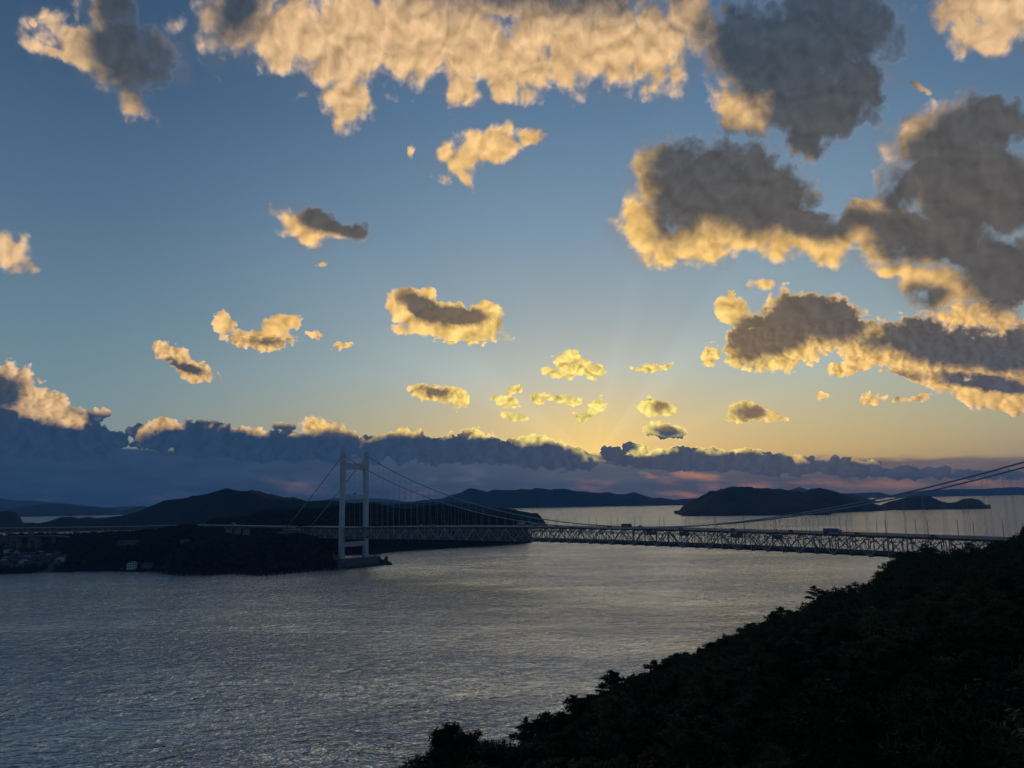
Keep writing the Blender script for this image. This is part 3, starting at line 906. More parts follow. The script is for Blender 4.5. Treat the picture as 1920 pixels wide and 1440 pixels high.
# towers
def tower(s0):
    t = empty('tower', (0, 0, 0))
    t.parent = bridge
    t.location = bp(s0, WC / 2, 0) - bridge.location
    def part(name, mb, m=M_PAINT, par=None, smooth=False):
        o = mb.build(name, m, smooth=smooth)
        o.parent = par or t
        return o
    cs, sn = cT, sT
    def q(ds, dw, z):          # local to tower root
        return Vector((cs * ds + sn * dw, -sn * ds + cs * dw, z))
    for side in (-1, 1):
        # leg: cruciform section, slightly wider at the foot, haunched inwards under the beams
        mb = MB()
        prof = [(11, 3.5, 3.6, 3.6), (16, 3.2, 3.3, 3.3), (H - 55, 3.0, 3.1, 3.1), (H - 10, 2.9, 3.0, 3.2), (H + 0, 2.9, 3.0, 3.6), (H + 12, 2.85, 3.0, 3.3), (H + 34, 2.8, 3.0, 4.0), (H + 44, 2.8, 3.0, 4.4), (H + 53, 2.8, 3.0, 4.6), (H + 57, 2.8, 3.0, 3.4), (H + 64.5, 2.75, 2.9, 2.9), (H + 67.5, 2.7, 2.8, 2.8)]
        ring = []
        w0 = side * WC / 2
        for z, hs, ho, hi_ in prof:
            out_, in_ = side * ho, -side * hi_
            ch = 0.55
            pts = [(-hs + ch, out_), (hs - ch, out_), (hs - ch, out_ * .86), (hs, out_ * .80), (hs, in_ * .80), (hs - ch, in_ * .86), (hs - ch, in_), (-hs + ch, in_), (-hs + ch, in_ * .86), (-hs, in_ * .80), (-hs, out_ * .80), (-hs + ch, out_ * .86)]
            ring.append([q(a, w0 + b_, z) for a, b_ in pts])
        n = 12
        vs = [p for r_ in ring for p in r_]
        fs = []
        for i in range(len(ring) - 1):
            for k in range(n):
                f = (i * n + k, i * n + (k + 1) % n, (i + 1) * n + (k + 1) % n, (i + 1) * n + k)
                fs.append(f if side < 0 else f[::-1])
        top_f = tuple((len(ring) - 1) * n + k for k in range(n))
        fs += [top_f if side < 0 else top_f[::-1]]
        mb.add(vs, fs)
        lg = part('leg', mb)
        sd = MB(); sd.box(q(0, w0, H + 68), (4.2, 3.8, 2.0), -BTH, (0.9, 0.85)); sd.bar(q(0, w0, H + 69), q(0, w0, H + 72.5), 0.25)
        part('saddle_housing', sd, M_PAINT, lg)
    for z, hgt, dep, arch in ((H + 48.5, 8.2, 4.6, 2.4), (H + 6.2, 6.4, 4.6, 1.2), (H - 58, 6.0, 5.2, 0.0)):
        mb = MB()
        hw = WC / 2 - 2.6
        nseg = 12
        vs, fs = [], []
        for i in range(nseg + 1):
            u = -1 + 2 * i / nseg
            hn = arch * abs(u) ** 4
            zt_, zb_ = z + hgt / 2 + hn * 1.6, z - hgt / 2 - hn
            vs += [q(-dep / 2, u * hw, zb_), q(dep / 2, u * hw, zb_), q(dep / 2, u * hw, zt_), q(-dep / 2, u * hw, zt_)]
        for i in range(nseg):
            for k in range(4):
                fs.append((i * 4 + k, i * 4 + (k + 1) % 4, (i + 1) * 4 + (k + 1) % 4, (i + 1) * 4 + k))
        mb.add(vs, fs)
        cb = part('crossbeam', mb)
        if abs(z - (H + 6.2)) < .1:
            g = MB(); g.box(q(0, 1, z + hgt / 2 + 1.2), (1.6, 1.6, 2.4), -BTH); part('beacon_box', g, M_DECK, cb)
    pr = MB()
    pr.box(q(0, 3.5, 4.6), (17, WC + 27, 13.2), -BTH)
    pr.box(q(0, 3.5, 0.5), (19.5, WC + 29.5, 3.0), -BTH)
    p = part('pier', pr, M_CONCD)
    if s0 == 0:
        w = -4.0
        for grp in (4, 3):
            nb = MB()
            for i in range(grp):
                nb.bar(q(-8.56, w, 7.8), q(-8.56, w, 10.2), 0.75, 0.12)
                nb.bar(q(-8.57, w - .5, 9.3), q(-8.57, w + .6, 9.3), .12, .35)
                w += 1.75
            w += 1.5
            part('lettering', nb, M_PAINT, p)      # on the face towards the viewer, too far away to read
    return t


tower(0.0)
tower(SPAN)

# cables, with the backstays going down to the anchorages
for w, an in ((0.0, (-162, ZT - 1)), (WC, (-150, ZT + 2))):
    c = MB()
    pts = []
    if w == 0.0:
        pts.append(bp(-166, w, ZT - 4))
    else:
        pts.append(bp(-160, w, ZT - 3))
    for q_ in (0.75, 0.5, 0.25):
        a = pts[0]; b_ = bp(0, w, ZSAD)
        p = a.lerp(b_, 1 - q_); p.z -= 2.4 * 4 * q_ * (1 - q_) * 0.5
        pts.append(p)
    pts += [bp(s, w, cab(s)) for s in np.linspace(0, SPAN, 97)]
    e = bp(SPAN + 170, w, ZT - 4)
    pts += [bp(SPAN, w, ZSAD).lerp(e, t_) for t_ in (.25, .5, .75, 1)]
    c.tube(pts, 0.52, 8)
    cable = bb('main_cable', c, M_CABLE, smooth=True)
    bands = MB(); rope = MB()
    for k in range(72):
        s = 5.1 + PER / 2 * (k + 0)
        if not 8 < s < SPAN - 8:
            continue
        a, b_ = bp(s - .9, w, cab(s - .9)), bp(s + .9, w, cab(s + .9))
        bands.bar(a, b_, 1.5, 1.5, 8)
        bands.box(bp(s, w, cab(s) + 0.9), (.5, .4, .6), -BTH)
    bb('cable_band', bands, M_CABLE, cable)['kind'] = 'stuff'
    for dz in (1.6,):
        hr = MB()
        for sa, sb in zip(np.linspace(0, SPAN, 97)[:-1], np.linspace(0, SPAN, 97)[1:]):
            for off in (-.5, .5):
                hr.bar(bp(sa, w + off, cab(sa) + dz), bp(sb, w + off, cab(sb) + dz), 0.05, 0.05)
        bb('hand_rope', hr, M_CABLE, cable)

# hangers in pairs; the hundred that show largest are parts of their own
allh = []
for w in (0.0, WC):
    for k in range(1, 73):
        s = 5.1 + PER / 2 * k
        if s > SPAN - 10:
            continue
        zt = ZT + camb(s)
        if cab(s) - zt < 3.0:
            continue
        p = bp(s, w, zt)
        size = (cab(s) - zt) / math.hypot(p.x, p.y)
        inview = abs(math.atan2(p.x, p.y)) < R(37)
        allh.append((-(size if inview else size * 0.01), s, w, zt))
allh.sort()
rest = MB()
for i, (_, s, w, zt) in enumerate(allh):
    mb = rest if i >= 100 else MB()
    ww = WN if w == 0 else WF
    for ds in (-0.45, 0.45):
        mb.bar(bp(s + ds, w, cab(s)), bp(s + ds, ww, zt + .4), 0.15, 0.15, 5)
    if i < 100:
        bb('hanger', mb, M_CABLE)
bb('hanger', rest, M_CABLE)['kind'] = 'stuff'

# anchorage block and end pier at the island
ab = MB()
ab.box(bp(-150, 19, 36), (34, 46, 24), -BTH); ab.box(bp(-176, 19, 34), (22, 40, 20), -BTH)
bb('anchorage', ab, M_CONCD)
ep = MB()
for w in (4, 19, 34):
    ep.box(bp(SL - 4, w, 28), (4, 4.5, ZT * 2 - 56 - 1.4), -BTH)
ep.box(bp(SL - 4, 19, ZT - .8), (5, 37, 3.0), -BTH)
bb('end_pier', ep, M_CONC)


# ---- lamp posts along the deck edges
def lamp_post():
    t = empty('lamp_post')
    mb = MB(); mb.tube([(0, 0, 0), (0, 0, 5), (0, 0, 10.5)], [.19, .16, .13], 6)
    mb.build('pole', M_DECK, t)
    hd = MB(); hd.bar((0, 0, 10.5), (0, -1.3, 10.75), .12, .1); hd.box((0, -1.5, 10.78), (.3, .7, .16))
    hd.build('lamp_head', M_DECK, t)
    return t


lp0 = None
def deck_z(s):
    return ZT + camb(s) + DZ + 0.06
for w, off, lab in ((2.6, 1.5, 'thin lamp post on the near deck edge'), (35.4, 10.0, 'thin lamp post on the far deck edge')):
    s = -100 + off
    while s < 800:
        o = lp0 = lamp_post() if lp0 is None else copy_tree(lp0)
        o.location = bp(s, w, deck_z(s) - .3)
        o.rotation_euler = (0, 0, -BTH + (math.pi if w < 10 else 0))
        tag(o, lab + (', left of the tower' if s < 0 else ', over the hanger-covered left part' if s < 240 else ', left of where the cables meet the deck' if s < 400 else ', right of where the cables meet the deck' if s < 520 else ', near the large lorry' if s < 640 else ', close to the hillside'), 'lamp post', 'lamp posts along the %s edge of the bridge' % ('near' if w < 10 else 'far'))
        s += 27.0

# ------------------------------------------------------------------ the near island under the bridge tower
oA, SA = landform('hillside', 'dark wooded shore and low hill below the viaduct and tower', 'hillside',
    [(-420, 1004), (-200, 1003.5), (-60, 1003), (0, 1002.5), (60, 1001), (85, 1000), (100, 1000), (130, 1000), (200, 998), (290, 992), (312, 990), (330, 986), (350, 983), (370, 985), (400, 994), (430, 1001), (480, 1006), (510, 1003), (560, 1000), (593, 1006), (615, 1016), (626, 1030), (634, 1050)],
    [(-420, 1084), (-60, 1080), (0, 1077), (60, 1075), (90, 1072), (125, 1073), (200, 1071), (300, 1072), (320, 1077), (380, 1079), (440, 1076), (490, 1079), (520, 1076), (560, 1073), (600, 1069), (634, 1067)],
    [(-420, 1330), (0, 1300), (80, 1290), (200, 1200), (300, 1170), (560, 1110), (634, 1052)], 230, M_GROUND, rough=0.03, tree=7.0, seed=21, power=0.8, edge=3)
oB, SB = landform('hillside', 'dark wooded hill behind the tower and hangers', 'hillside',
    [(380, 978), (400, 972), (430, 970), (465, 968), (480, 961), (500, 957), (540, 955), (570, 953), (600, 955), (625, 950), (640, 947), (665, 945), (700, 944), (715, 947), (730, 953), (760, 955), (790, 953), (820, 947), (850, 952), (880, 956), (905, 962), (925, 966), (945, 968), (965, 971), (975, 977), (990, 990), (998, 1006)],
    [(380, 1030), (640, 1041), (700, 1040), (730, 1036), (770, 1033), (800, 1031), (850, 1027), (900, 1025), (940, 1023), (965, 1020), (985, 1016), (998, 1014)],
    [(380, 1900), (700, 1780), (998, 1560)], 400, M_GROUND, rough=0.04, tree=8.0, seed=25, power=0.75, edge=4)


def crowns(name, S, x0, x1, t0, t1, n, rad, hgt, nf, size, label, keep=None, matr=None, seed=1):
    rs = np.random.RandomState(seed)
    C = []
    while len(C) < n:
        px = rs.uniform(x0, x1); t = rs.uniform(t0, t1)
        if keep and not keep(px, t):
            n -= 1
            continue
        p = surf(S, px, t)
        if p.z < 1.5:
            n -= 1
            continue
        C.append((p.x, p.y, p.z, rs.uniform(.65, 1.3)))
    C = np.array(C)
    k = len(C)
    u = rs.normal(size=(k, nf, 3)); u /= np.linalg.norm(u, axis=2, keepdims=True)
    u[:, :, 2] = np.abs(u[:, :, 2]) * 1.0 - 0.25
    rr = rs.uniform(.55, 1.05, (k, nf, 1))
    cen = u * rr * np.array([rad, rad, hgt * .5]) * C[:, 3][:, None, None]
    cen += C[:, None, :3]
    cen[:, :, 2] += hgt * .5 * C[:, 3][:, None]
    a = rs.normal(size=(k, nf, 3)); a /= np.linalg.norm(a, axis=2, keepdims=True)
    b_ = np.cross(u, a); b_ /= np.linalg.norm(b_, axis=2, keepdims=True) + 1e-9
    c2 = np.cross(u, b_) * .8 + u * rs.uniform(-.5, .5, (k, nf, 1))
    sz = size * rs.uniform(.6, 1.3, (k, nf, 1))
    V = np.stack([cen - b_ * sz - c2 * sz * .7, cen + b_ * sz - c2 * sz, cen + b_ * sz * .8 + c2 * sz, cen - b_ * sz + c2 * sz * .8], 2).reshape(-1, 3)
    Q = np.arange(len(V)).reshape(-1, 4)
    tag(mesh_obj(name, V, Q, matr or M_LEAFD), label, 'wood', kind='stuff')


def keepA(px, t):
    if px < 125 and t < 0.80:
        return np.random.rand() < (0.10 if 8 < px else .3) or t < .05
    if px < 80 and t < 0.86:
        return np.random.rand() < .25
    if 232 < px < 300 and t < 0.12:
        return False
    if px < 300 and t < 0.05:
        return False
    if t < 0.07 and 400 < px < 460:
        return False
    return t > 0.035


np.random.seed(3)
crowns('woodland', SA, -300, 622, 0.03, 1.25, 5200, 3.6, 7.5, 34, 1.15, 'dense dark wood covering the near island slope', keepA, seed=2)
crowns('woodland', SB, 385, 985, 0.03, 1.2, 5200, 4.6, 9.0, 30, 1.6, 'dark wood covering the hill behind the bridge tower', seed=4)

# rocky point beside the pier
def rock(name, loc, size, label, m, seed=0, cat='rock', sub=3, rz=0.0, flat=0.0):
    import bmesh
    bm = bmesh.new()
    bmesh.ops.create_icosphere(bm, subdivisions=sub, radius=1)
    for v in bm.verts:
        n = mn.noise(v.co * 1.3 + Vector((seed, seed * 2, 0))) * .45 + mn.noise(v.co * 3.5 + Vector((seed, 0, 5))) * .22
        cell = mn.cell(v.co * 1.8 + Vector((seed, 0, 0))) * .12
        v.co *= 1 + n + cell
        v.co = Vector((v.co.x * size[0], v.co.y * size[1], max(v.co.z, -.6) * size[2]))
    me = bpy.data.meshes.new(name); bm.to_mesh(me); bm.free()
    me.materials.append(m)
    o = bpy.data.objects.new(name, me); COL.objects.link(o)
    o.location = loc; o.rotation_euler = (0, 0, rz)
    tag(o, label, cat)
    return o


for (px, py, sz, lab, sd) in ((704, 1056, (9, 7, 9.5), 'tallest dark rock against the right end of the pier', 3), (716, 1057, (6.5, 6, 7.0), 'jagged rock in the middle of the point beside the pier', 5),
                              (723, 1054, (3.2, 3, 7.5), 'narrow upright rock near the tip of the point', 8), (729, 1057.5, (4.5, 4, 3.5), 'low rock at the very tip of the point', 9)):
    p = at_sea(px, py + 1.5)
    rock('rock', p + Vector((0, 4, 0.4)), sz, lab, M_ROCK, sd)
# rock shelf along the foot of the pier and the wooded shore
sh = MB()
random.seed(4)
for i in range(150):
    px = random.uniform(300, 735) if i % 2 else random.uniform(480, 735)
    sy = interp([(300, 1072), (320, 1077), (380, 1079), (440, 1076), (490, 1079), (520, 1076), (560, 1073), (600, 1069), (640, 1067), (690, 1063), (735, 1057)], px)
    p = at_sea(px, sy - random.uniform(-.4, 1.2))
    s_ = random.uniform(.8, 2.6)
    sh.box((p.x, p.y, .3), (s_ * 2.4, s_ * 1.8, s_ * random.uniform(.8, 1.6)), random.uniform(0, 3), (random.uniform(.4, .8), random.uniform(.4, .8)))
tag(sh.build('shore_rocks', M_ROCK), 'broken rocks strewn along the waterline of the wooded shore', 'rocks', kind='stuff')


def strip(name, label, pts, w, z0, m, z1=None):
    """a gently sloping beach along photo points of the shore"""
    V, Fc = [], []
    for px, py in pts:
        p = at_sea(px, py)
        d = Vector((p.x, p.y, 0)).normalized()
        V += [p + Vector((0, 0, -.2)), p + d * w * .5 + Vector((0, 0, z0 * .5)), p + d * w + Vector((0, 0, z0))]
    for i in range(len(pts) - 1):
        for k in (0, 1):
            Fc.append((i * 3 + k, i * 3 + 3 + k, i * 3 + 4 + k, i * 3 + 1 + k))
    return tag(mesh_obj(name, V, Fc, m), label, 'beach', kind='structure')


shelf = MB()
for a, b_ in zip([(622, 1068), (645, 1067), (670, 1064.5), (695, 1062), (712, 1060.5)][:-1], [(645, 1067), (670, 1064.5), (695, 1062), (712, 1060.5), (733, 1058)]):
    p, q = at_sea(*a), at_sea(*b_)
    shelf.bar(Vector((p.x, p.y + 7, .1)), Vector((q.x, q.y + 7, .1)), 15, 2.2)
tag(shelf.build('rock_shelf', M_ROCK), 'low dark rock shelf in front of the tower pier', 'rock', kind='structure')
strip('beach', 'pale sand beach below the wooded shore', [(400, 1077), (425, 1076.2), (445, 1076.2), (462, 1077.5)], 26, 2.6, M_SAND)
strip('beach', 'sand beach along the far side of the strait under the deck', [(690, 1040.5), (730, 1036.5), (770, 1033.5), (800, 1031.5), (820, 1029.8)], 42, 3.2, M_SAND)
strip('beach', 'second sand beach near the far point', [(862, 1026.8), (900, 1025.2), (935, 1023.8), (960, 1021.5)], 36, 3.0, M_SAND)
strip('beach', 'brown shingle beach at the left edge', [(-80, 1080), (0, 1077), (60, 1075), (100, 1072.6)], 24, 3.2, M_CONCD)
strip('beach', 'brown shingle beach left of the white house', [(140, 1073), (180, 1071.6), (240, 1071), (300, 1072)], 22, 2.6, M_SAND)

def wall_along(pts, zb, zt, th, label, m=M_CONC):
    mb = MB()
    P = [at_sea(px, py, zb) for px, py in pts]
    for a, b_ in zip(P[:-1], P[1:]):
        mb.bar(Vector((a.x, a.y, (zb + zt) / 2)), Vector((b_.x, b_.y, (zb + zt) / 2)), th, zt - zb)
    tag(mb.build('sea_wall', m), label, 'wall')


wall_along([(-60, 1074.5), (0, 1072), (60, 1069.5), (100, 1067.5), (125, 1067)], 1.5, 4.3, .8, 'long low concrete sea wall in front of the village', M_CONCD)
wall_along([(226, 1067.6), (245, 1067.4), (275, 1067.2), (300, 1067.4)], 2.2, 4.0, .8, 'short pale sea wall in front of the white house')


# houses
def house(loc, w, d, h, rz, wall_m, roof_m, label, hip=True, windows=False, group=None):
    t = empty('house', loc, rz)
    mb = MB(); mb.box((0, 0, h / 2 - 1), (w, d, h + 2)); wl_ = mb.build('wall', wall_m, t)
    r = MB()
    o = .5
    rh = d * .28
    ins = d * .45 if hip else 0.0
    V = [(-w / 2 - o, -d / 2 - o, h + .003), (w / 2 + o, -d / 2 - o, h + .003), (w / 2 + o, d / 2 + o, h + .003), (-w / 2 - o, d / 2 + o, h + .003), (-w / 2 + ins, 0, h + rh), (w / 2 - ins, 0, h + rh)]
    r.add(V, [(0, 1, 5, 4), (2, 3, 4, 5), (1, 2, 5), (3, 0, 4), (3, 2, 1, 0)])
    r.build('roof', roof_m, t)
    if windows:
        for i in range(4):
            for fl in range(2):
                g = MB(); g.box((-w / 2 + w * (i + .5) / 4, -d / 2 - .05, h * (.28 + .46 * fl)), (1.5, .12, 1.3))
                g.build('window', M_GLASS, t)
    tag(t, label, 'house', group)
    return t


M_GLASS = mat('window_glass', (0.02, 0.025, 0.03), 0.12, 0, 0, 1, 0.5)
M_WALLW = mat('white_render', (0.62, 0.62, 0.60), 0.85, 0, 0.12, 0.3)
M_WALLG = mat('grey_render', (0.15, 0.145, 0.14), 0.9, 0, 0.3, 0.05)
M_ROOFG = mat('grey_tiles', (0.10, 0.105, 0.11), 0.8, 0, 0.3, 0.05)
M_ROOFL = mat('pale_metal_roof', (0.28, 0.29, 0.30), 0.5, 0.2, 0.2, 0.05)
M_ROOFB = mat('brown_tiles', (0.14, 0.09, 0.07), 0.8, 0, 0.3, 0.05)
def land_z(S, px, py):
    """walk along the pixel's ray to where it meets the surface"""
    o = Vector((0, 0, H)); d = ray(px, py)
    best = None
    for t in np.linspace(0.02, 1.2, 120):
        p = surf(S, px, t)
        r_ = math.hypot(p.x, p.y)
        z = H + d.z / math.hypot(d.x, d.y) * r_
        if p.z >= z:
            return p
        best = p
    return best
p = land_z(SA, 248, 1066)
house(Vector((p.x, p.y, max(p.z, 3.4))), 12.5, 9, 6.2, R(16), M_WALLW, M_ROOFL, 'white two-storey house with hipped roof standing alone above the sea wall', True, True)
p = land_z(SA, 277, 1064)
house(Vector((p.x, p.y, max(p.z, 3.2))), 14, 8, 3.4, R(10), M_WALLG, M_ROOFG, 'low grey-roofed house right of the white house', False)
p = land_z(SA, 240, 1028)
house(p + Vector((0, 0, 5)), 30, 9, 3.4, R(4), M_WALLG, M_ROOFG, 'long low shed half hidden in the wood above the white house', False)
p = land_z(SA, 346, 1026)
house(p + Vector((0, 0, 5.5)), 11, 7, 3.2, R(-6), M_WALLG, M_ROOFG, 'small grey shed alone in the wood below the tree-topped rise', False)
random.seed(12)
hs = [(4, 1058, 'L'), (7, 1050, 'G'), (12, 1051.5, 'L'), (21, 1052, 'G'), (9, 1062, 'G'), (19, 1036, 'W'), (34, 1037, 'W'), (30, 1056, 'G'), (43, 1059.5, 'P'), (39, 1051, 'G'), (50, 1051, 'L'), (52, 1061, 'G'), (57, 1056, 'B'),
      (62, 1052, 'G'), (67, 1049, 'B'), (73, 1042, 'L'), (80, 1047, 'G'), (70, 1061, 'G'), (78, 1055, 'B'), (86, 1051, 'G'), (93, 1046.5, 'P'), (88, 1060, 'G'), (97, 1055, 'B'), (104, 1049, 'G'), (107, 1043.5, 'B'), (113, 1056, 'P'), (106, 1062, 'G'), (118, 1050, 'G'), (-12, 1054, 'G'), (-26, 1050, 'B'), (27, 1047, 'B'), (60, 1044, 'G'), (45, 1044, 'G'), (98, 1066, 'G'), (20, 1065, 'B'), (37, 1066, 'G')]
names = {'L': ('light-roofed', M_WALLG, M_ROOFL), 'G': ('grey-tiled', M_WALLG, M_ROOFG), 'W': ('pale-walled', M_WALLW, M_ROOFG), 'P': ('white-walled', M_WALLW, M_ROOFL), 'B': ('brown-roofed', M_WALLG, M_ROOFB)}
for i, (px, py, k) in enumerate(hs):
    p = land_z(SA, px, py)
    if p is None:
        continue
    row = 'by the sea wall' if py > 1060 else 'low on the slope' if py > 1053 else 'halfway up the slope' if py > 1046 else 'high under the ramp piers'
    side = 'at the left edge of the village' if px < 15 else 'in the left of the village' if px < 45 else 'in the middle of the village' if px < 75 else 'in the right of the village' if px < 100 else 'beside the wood at the village end'
    n_, wm, rm = names[k]
    big = k in 'W'
    house(p + Vector((0, 0, .3)), random.uniform(8, 12) * (1.5 if big else 1), random.uniform(6.5, 8.5), random.uniform(3.4, 6.0), R(random.uniform(-35, 35)), wm, rm,
          '%s house %s %s' % (n_, row, side), random.random() < .5, group='houses of the shore village')


# ------------------------------------------------------------------ viaducts on the left
def viaduct(pts, width, dep, piers, label, m_deck, pier_m, parapet=True):
    """pts: photo px, deck-edge py, distance; piers: px, foot py, sort"""
    P = [at_depth(px, py, Y) for px, py, Y in pts]
    t = empty('viaduct', (P[0].x, P[0].y, 0))
    tag(t, label, 'viaduct')
    def pb(name, mb, m, par=None):
        o = mb.build(name, m)
        o.parent = par or t
        o.matrix_parent_inverse = Matrix.Translation(-t.location)
        return o
    dk, par_ = MB(), [MB(), MB()]
    for a, b_ in zip(P[:-1], P[1:]):
        d = (b_ - a).normalized(); nrm = Vector((-d.y, d.x, 0)).normalized()
        if nrm.y < 0:
            nrm = -nrm
        dk.bar(a + nrm * width / 2 - Vector((0, 0, .9)), b_ + nrm * width / 2 - Vector((0, 0, .9)), width, 1.2)
        dk.bar(a + nrm * width / 2 - Vector((0, 0, dep / 2 + 1.4)), b_ + nrm * width / 2 - Vector((0, 0, dep / 2 + 1.4)), width * .55, dep)
        for q, off in ((0, .2), (1, width - .2)):
            par_[q].bar(a + nrm * off - Vector((0, 0, .35)), b_ + nrm * off - Vector((0, 0, .35)), .35, 1.5)
    d = pb('deck', dk, m_deck)
    for q in (0, 1):
        pb('parapet', par_[q], M_CONC, d)
    for px, foot, sort in piers:
        Yp = interp([(p[0], p[2]) for p in pts], px); yp = interp([(p[0], p[1]) for p in pts], px)
        top = at_depth(px, yp, Yp); zf = at_depth(px, foot, Yp).z - 14
        i = max(0, min(len(P) - 2, int(np.searchsorted([p[0] for p in pts], px)) - 1))
        d_ = (P[i + 1] - P[i]); a_ = math.atan2(d_.y, d_.x)
        nrm = Vector((-math.sin(a_), math.cos(a_), 0)); nrm = nrm if nrm.y > 0 else -nrm
        c = top + nrm * width / 2
        zt = top.z - 1.5 - dep
        mb = MB()
        if sort == 'col':
            mb.box((c.x, c.y, (zt + zf) / 2), (3.2, width * .5, zt - zf), a_)
            mb.box((c.x, c.y, zt - .8), (3.6, width * .8, 1.6), a_)
        else:
            for s_ in (-1, 1):
                q_ = c + Vector((math.cos(a_), math.sin(a_), 0)) * s_ * 6.3
                mb.box((q_.x, q_.y, (zt + zf) / 2), (3.6, width * .7, zt - zf), a_)
            mb.box((c.x, c.y, zt - 2.4), (9.0, width * .68, 4.6), a_)
        pb('pier', mb, pier_m)
    return t


viaduct([(-300, 993, 1340), (-60, 990.5, 1300), (0, 990, 1285), (100, 988.5, 1275), (200, 987.5, 1270), (300, 985, 1262), (350, 983.8, 1255), (400, 984.3, 1240), (450, 985.3, 1215), (505, 986.5, 1186), (540, 986.8, 1168)], 22, 2.0,
        [(-40, 1010, 'col'), (8, 1010, 'col'), (50, 1008, 'col'), (92, 1006, 'col'), (135, 1003, 'col'), (168, 1000, 'col'), (192, 999, 'col'), (250, 998, 'col'), (292, 999, 'col'), (420, 1000, 'col'), (436, 1002, 'col'), (452, 1004, 'col')],
        'long pale concrete viaduct leading left from the bridge over the wooded island', M_CONC, M_CONC)
viaduct([(-260, 1008, 1190), (-40, 1005.5, 1175), (40, 1004.2, 1165), (70, 1003.5, 1160), (95, 1003.5, 1160), (125, 1005.5, 1158)], 10, 1.6, [(-30, 1020, 'frame'), (4, 1021, 'frame'), (25, 1022, 'frame'), (60, 1021, 'frame'), (97, 1016, 'col')],
        'lower brown ramp on portal frames above the village', M_CONCD, M_CONCD)


# ------------------------------------------------------------------ traffic
M_TRUCKB = mat('truck_box_grey', (0.22, 0.23, 0.25), 0.5, 0, 0.1, 0.5)
M_TRUCKW = mat('truck_box_white', (0.38, 0.38, 0.38), 0.5, 0, 0.05, 0.5)
M_CARW = mat('car_white', (0.6, 0.6, 0.6), 0.3)
M_CARD = mat('car_dark', (0.03, 0.032, 0.038), 0.3)
M_CARS = mat('car_silver', (0.36, 0.37, 0.39), 0.3, 0.4)
M_TYRE = mat('tyre', (0.02, 0.02, 0.02), 0.9)


def prism_y(mb, prof, w):
    """profile in x-z extruded across y"""
    n = len(prof)
    vs = [(x, -w / 2, z) for x, z in prof] + [(x, w / 2, z) for x, z in prof]
    mb.add(vs, [tuple(range(n)), tuple(range(2 * n - 1, n - 1, -1))] + [(i, i + n, (i + 1) % n + n, (i + 1) % n) for i in range(n)])


def wheels(t, xs, w, r):
    for x in xs:
        for s_ in (-1, 1):
            mb = MB(); mb.bar((x, s_ * (w / 2 - .02), r), (x, s_ * (w / 2 - .27), r), 2 * r, 2 * r, 12)
            mb.build('wheel', M_TYRE, t)


def car(matr, tall=False):
    t = empty('car')
    mb = MB()
    hh = 1.75 if tall else 1.42
    prism_y(mb, [(-2.15, .35), (2.1, .35), (2.2, .6), (2.1, .85), (1.2, .98), (-2.0, 1.0), (-2.2, .7)], 1.7); mb.build('body', matr, t)
    mb = MB(); prism_y(mb, [(1.15, .99), (.45, hh - .05), (-1.5, hh), (-2.0, 1.01)], 1.5); g = mb.build('cabin', M_GLASS, t)
    mb = MB(); mb.box((-.5, 0, hh + .01), (1.7, 1.35, .08)); mb.build('roof', matr, t)
    wheels(t, (-1.35, 1.35), 1.72, .33)
    return t


def truck(L_, matr, cab_m, hh=3.6):
    t = empty('truck')
    mb = MB(); mb.box((-1.0, 0, .95 + (hh - .95) / 2), (L_ - 2.6, 2.45, hh - .95)); mb.build('cargo_box', matr, t)
    mb = MB(); prism_y(mb, [(L_ / 2 - 2.1, .5), (L_ / 2, .5), (L_ / 2, 1.5), (L_ / 2 - .35, 2.8), (L_ / 2 - 2.1, 2.9)], 2.3); c_ = mb.build('cab', cab_m, t)
    mb = MB(); mb.box((L_ / 2 - .12, 0, 2.0), (.3, 2.0, .9)); mb.build('windscreen', M_GLASS, c_)
    mb = MB(); mb.box((-.5, 0, .75), (L_ - 1.2, 1.2, .35)); mb.build('chassis', M_DECK, t)
    wheels(t, (-L_ / 2 + 1.2, -L_ / 2 + 2.5, L_ / 2 - 1.3), 2.4, .5)
    return t


def s_at(px, w):
    lo_, hi_ = -100.0, 900.0
    for _ in range(50):
        m_ = (lo_ + hi_) / 2
        p = bp(m_, w, deck_z(m_)) - Vector((0, 0, H))
        q = CR.transposed() @ p
        if 960 + F * q.x / -q.z < px:
            lo_ = m_
        else:
            hi_ = m_
    return lo_


def on_bridge(o, px, w, label, cat, group=None):
    s = s_at(px, w)
    o.location = bp(s, w, deck_z(s))
    o.rotation_euler = (0, 0, -BTH + (0 if w < 19 else math.pi))
    tag(o, label, cat, group)


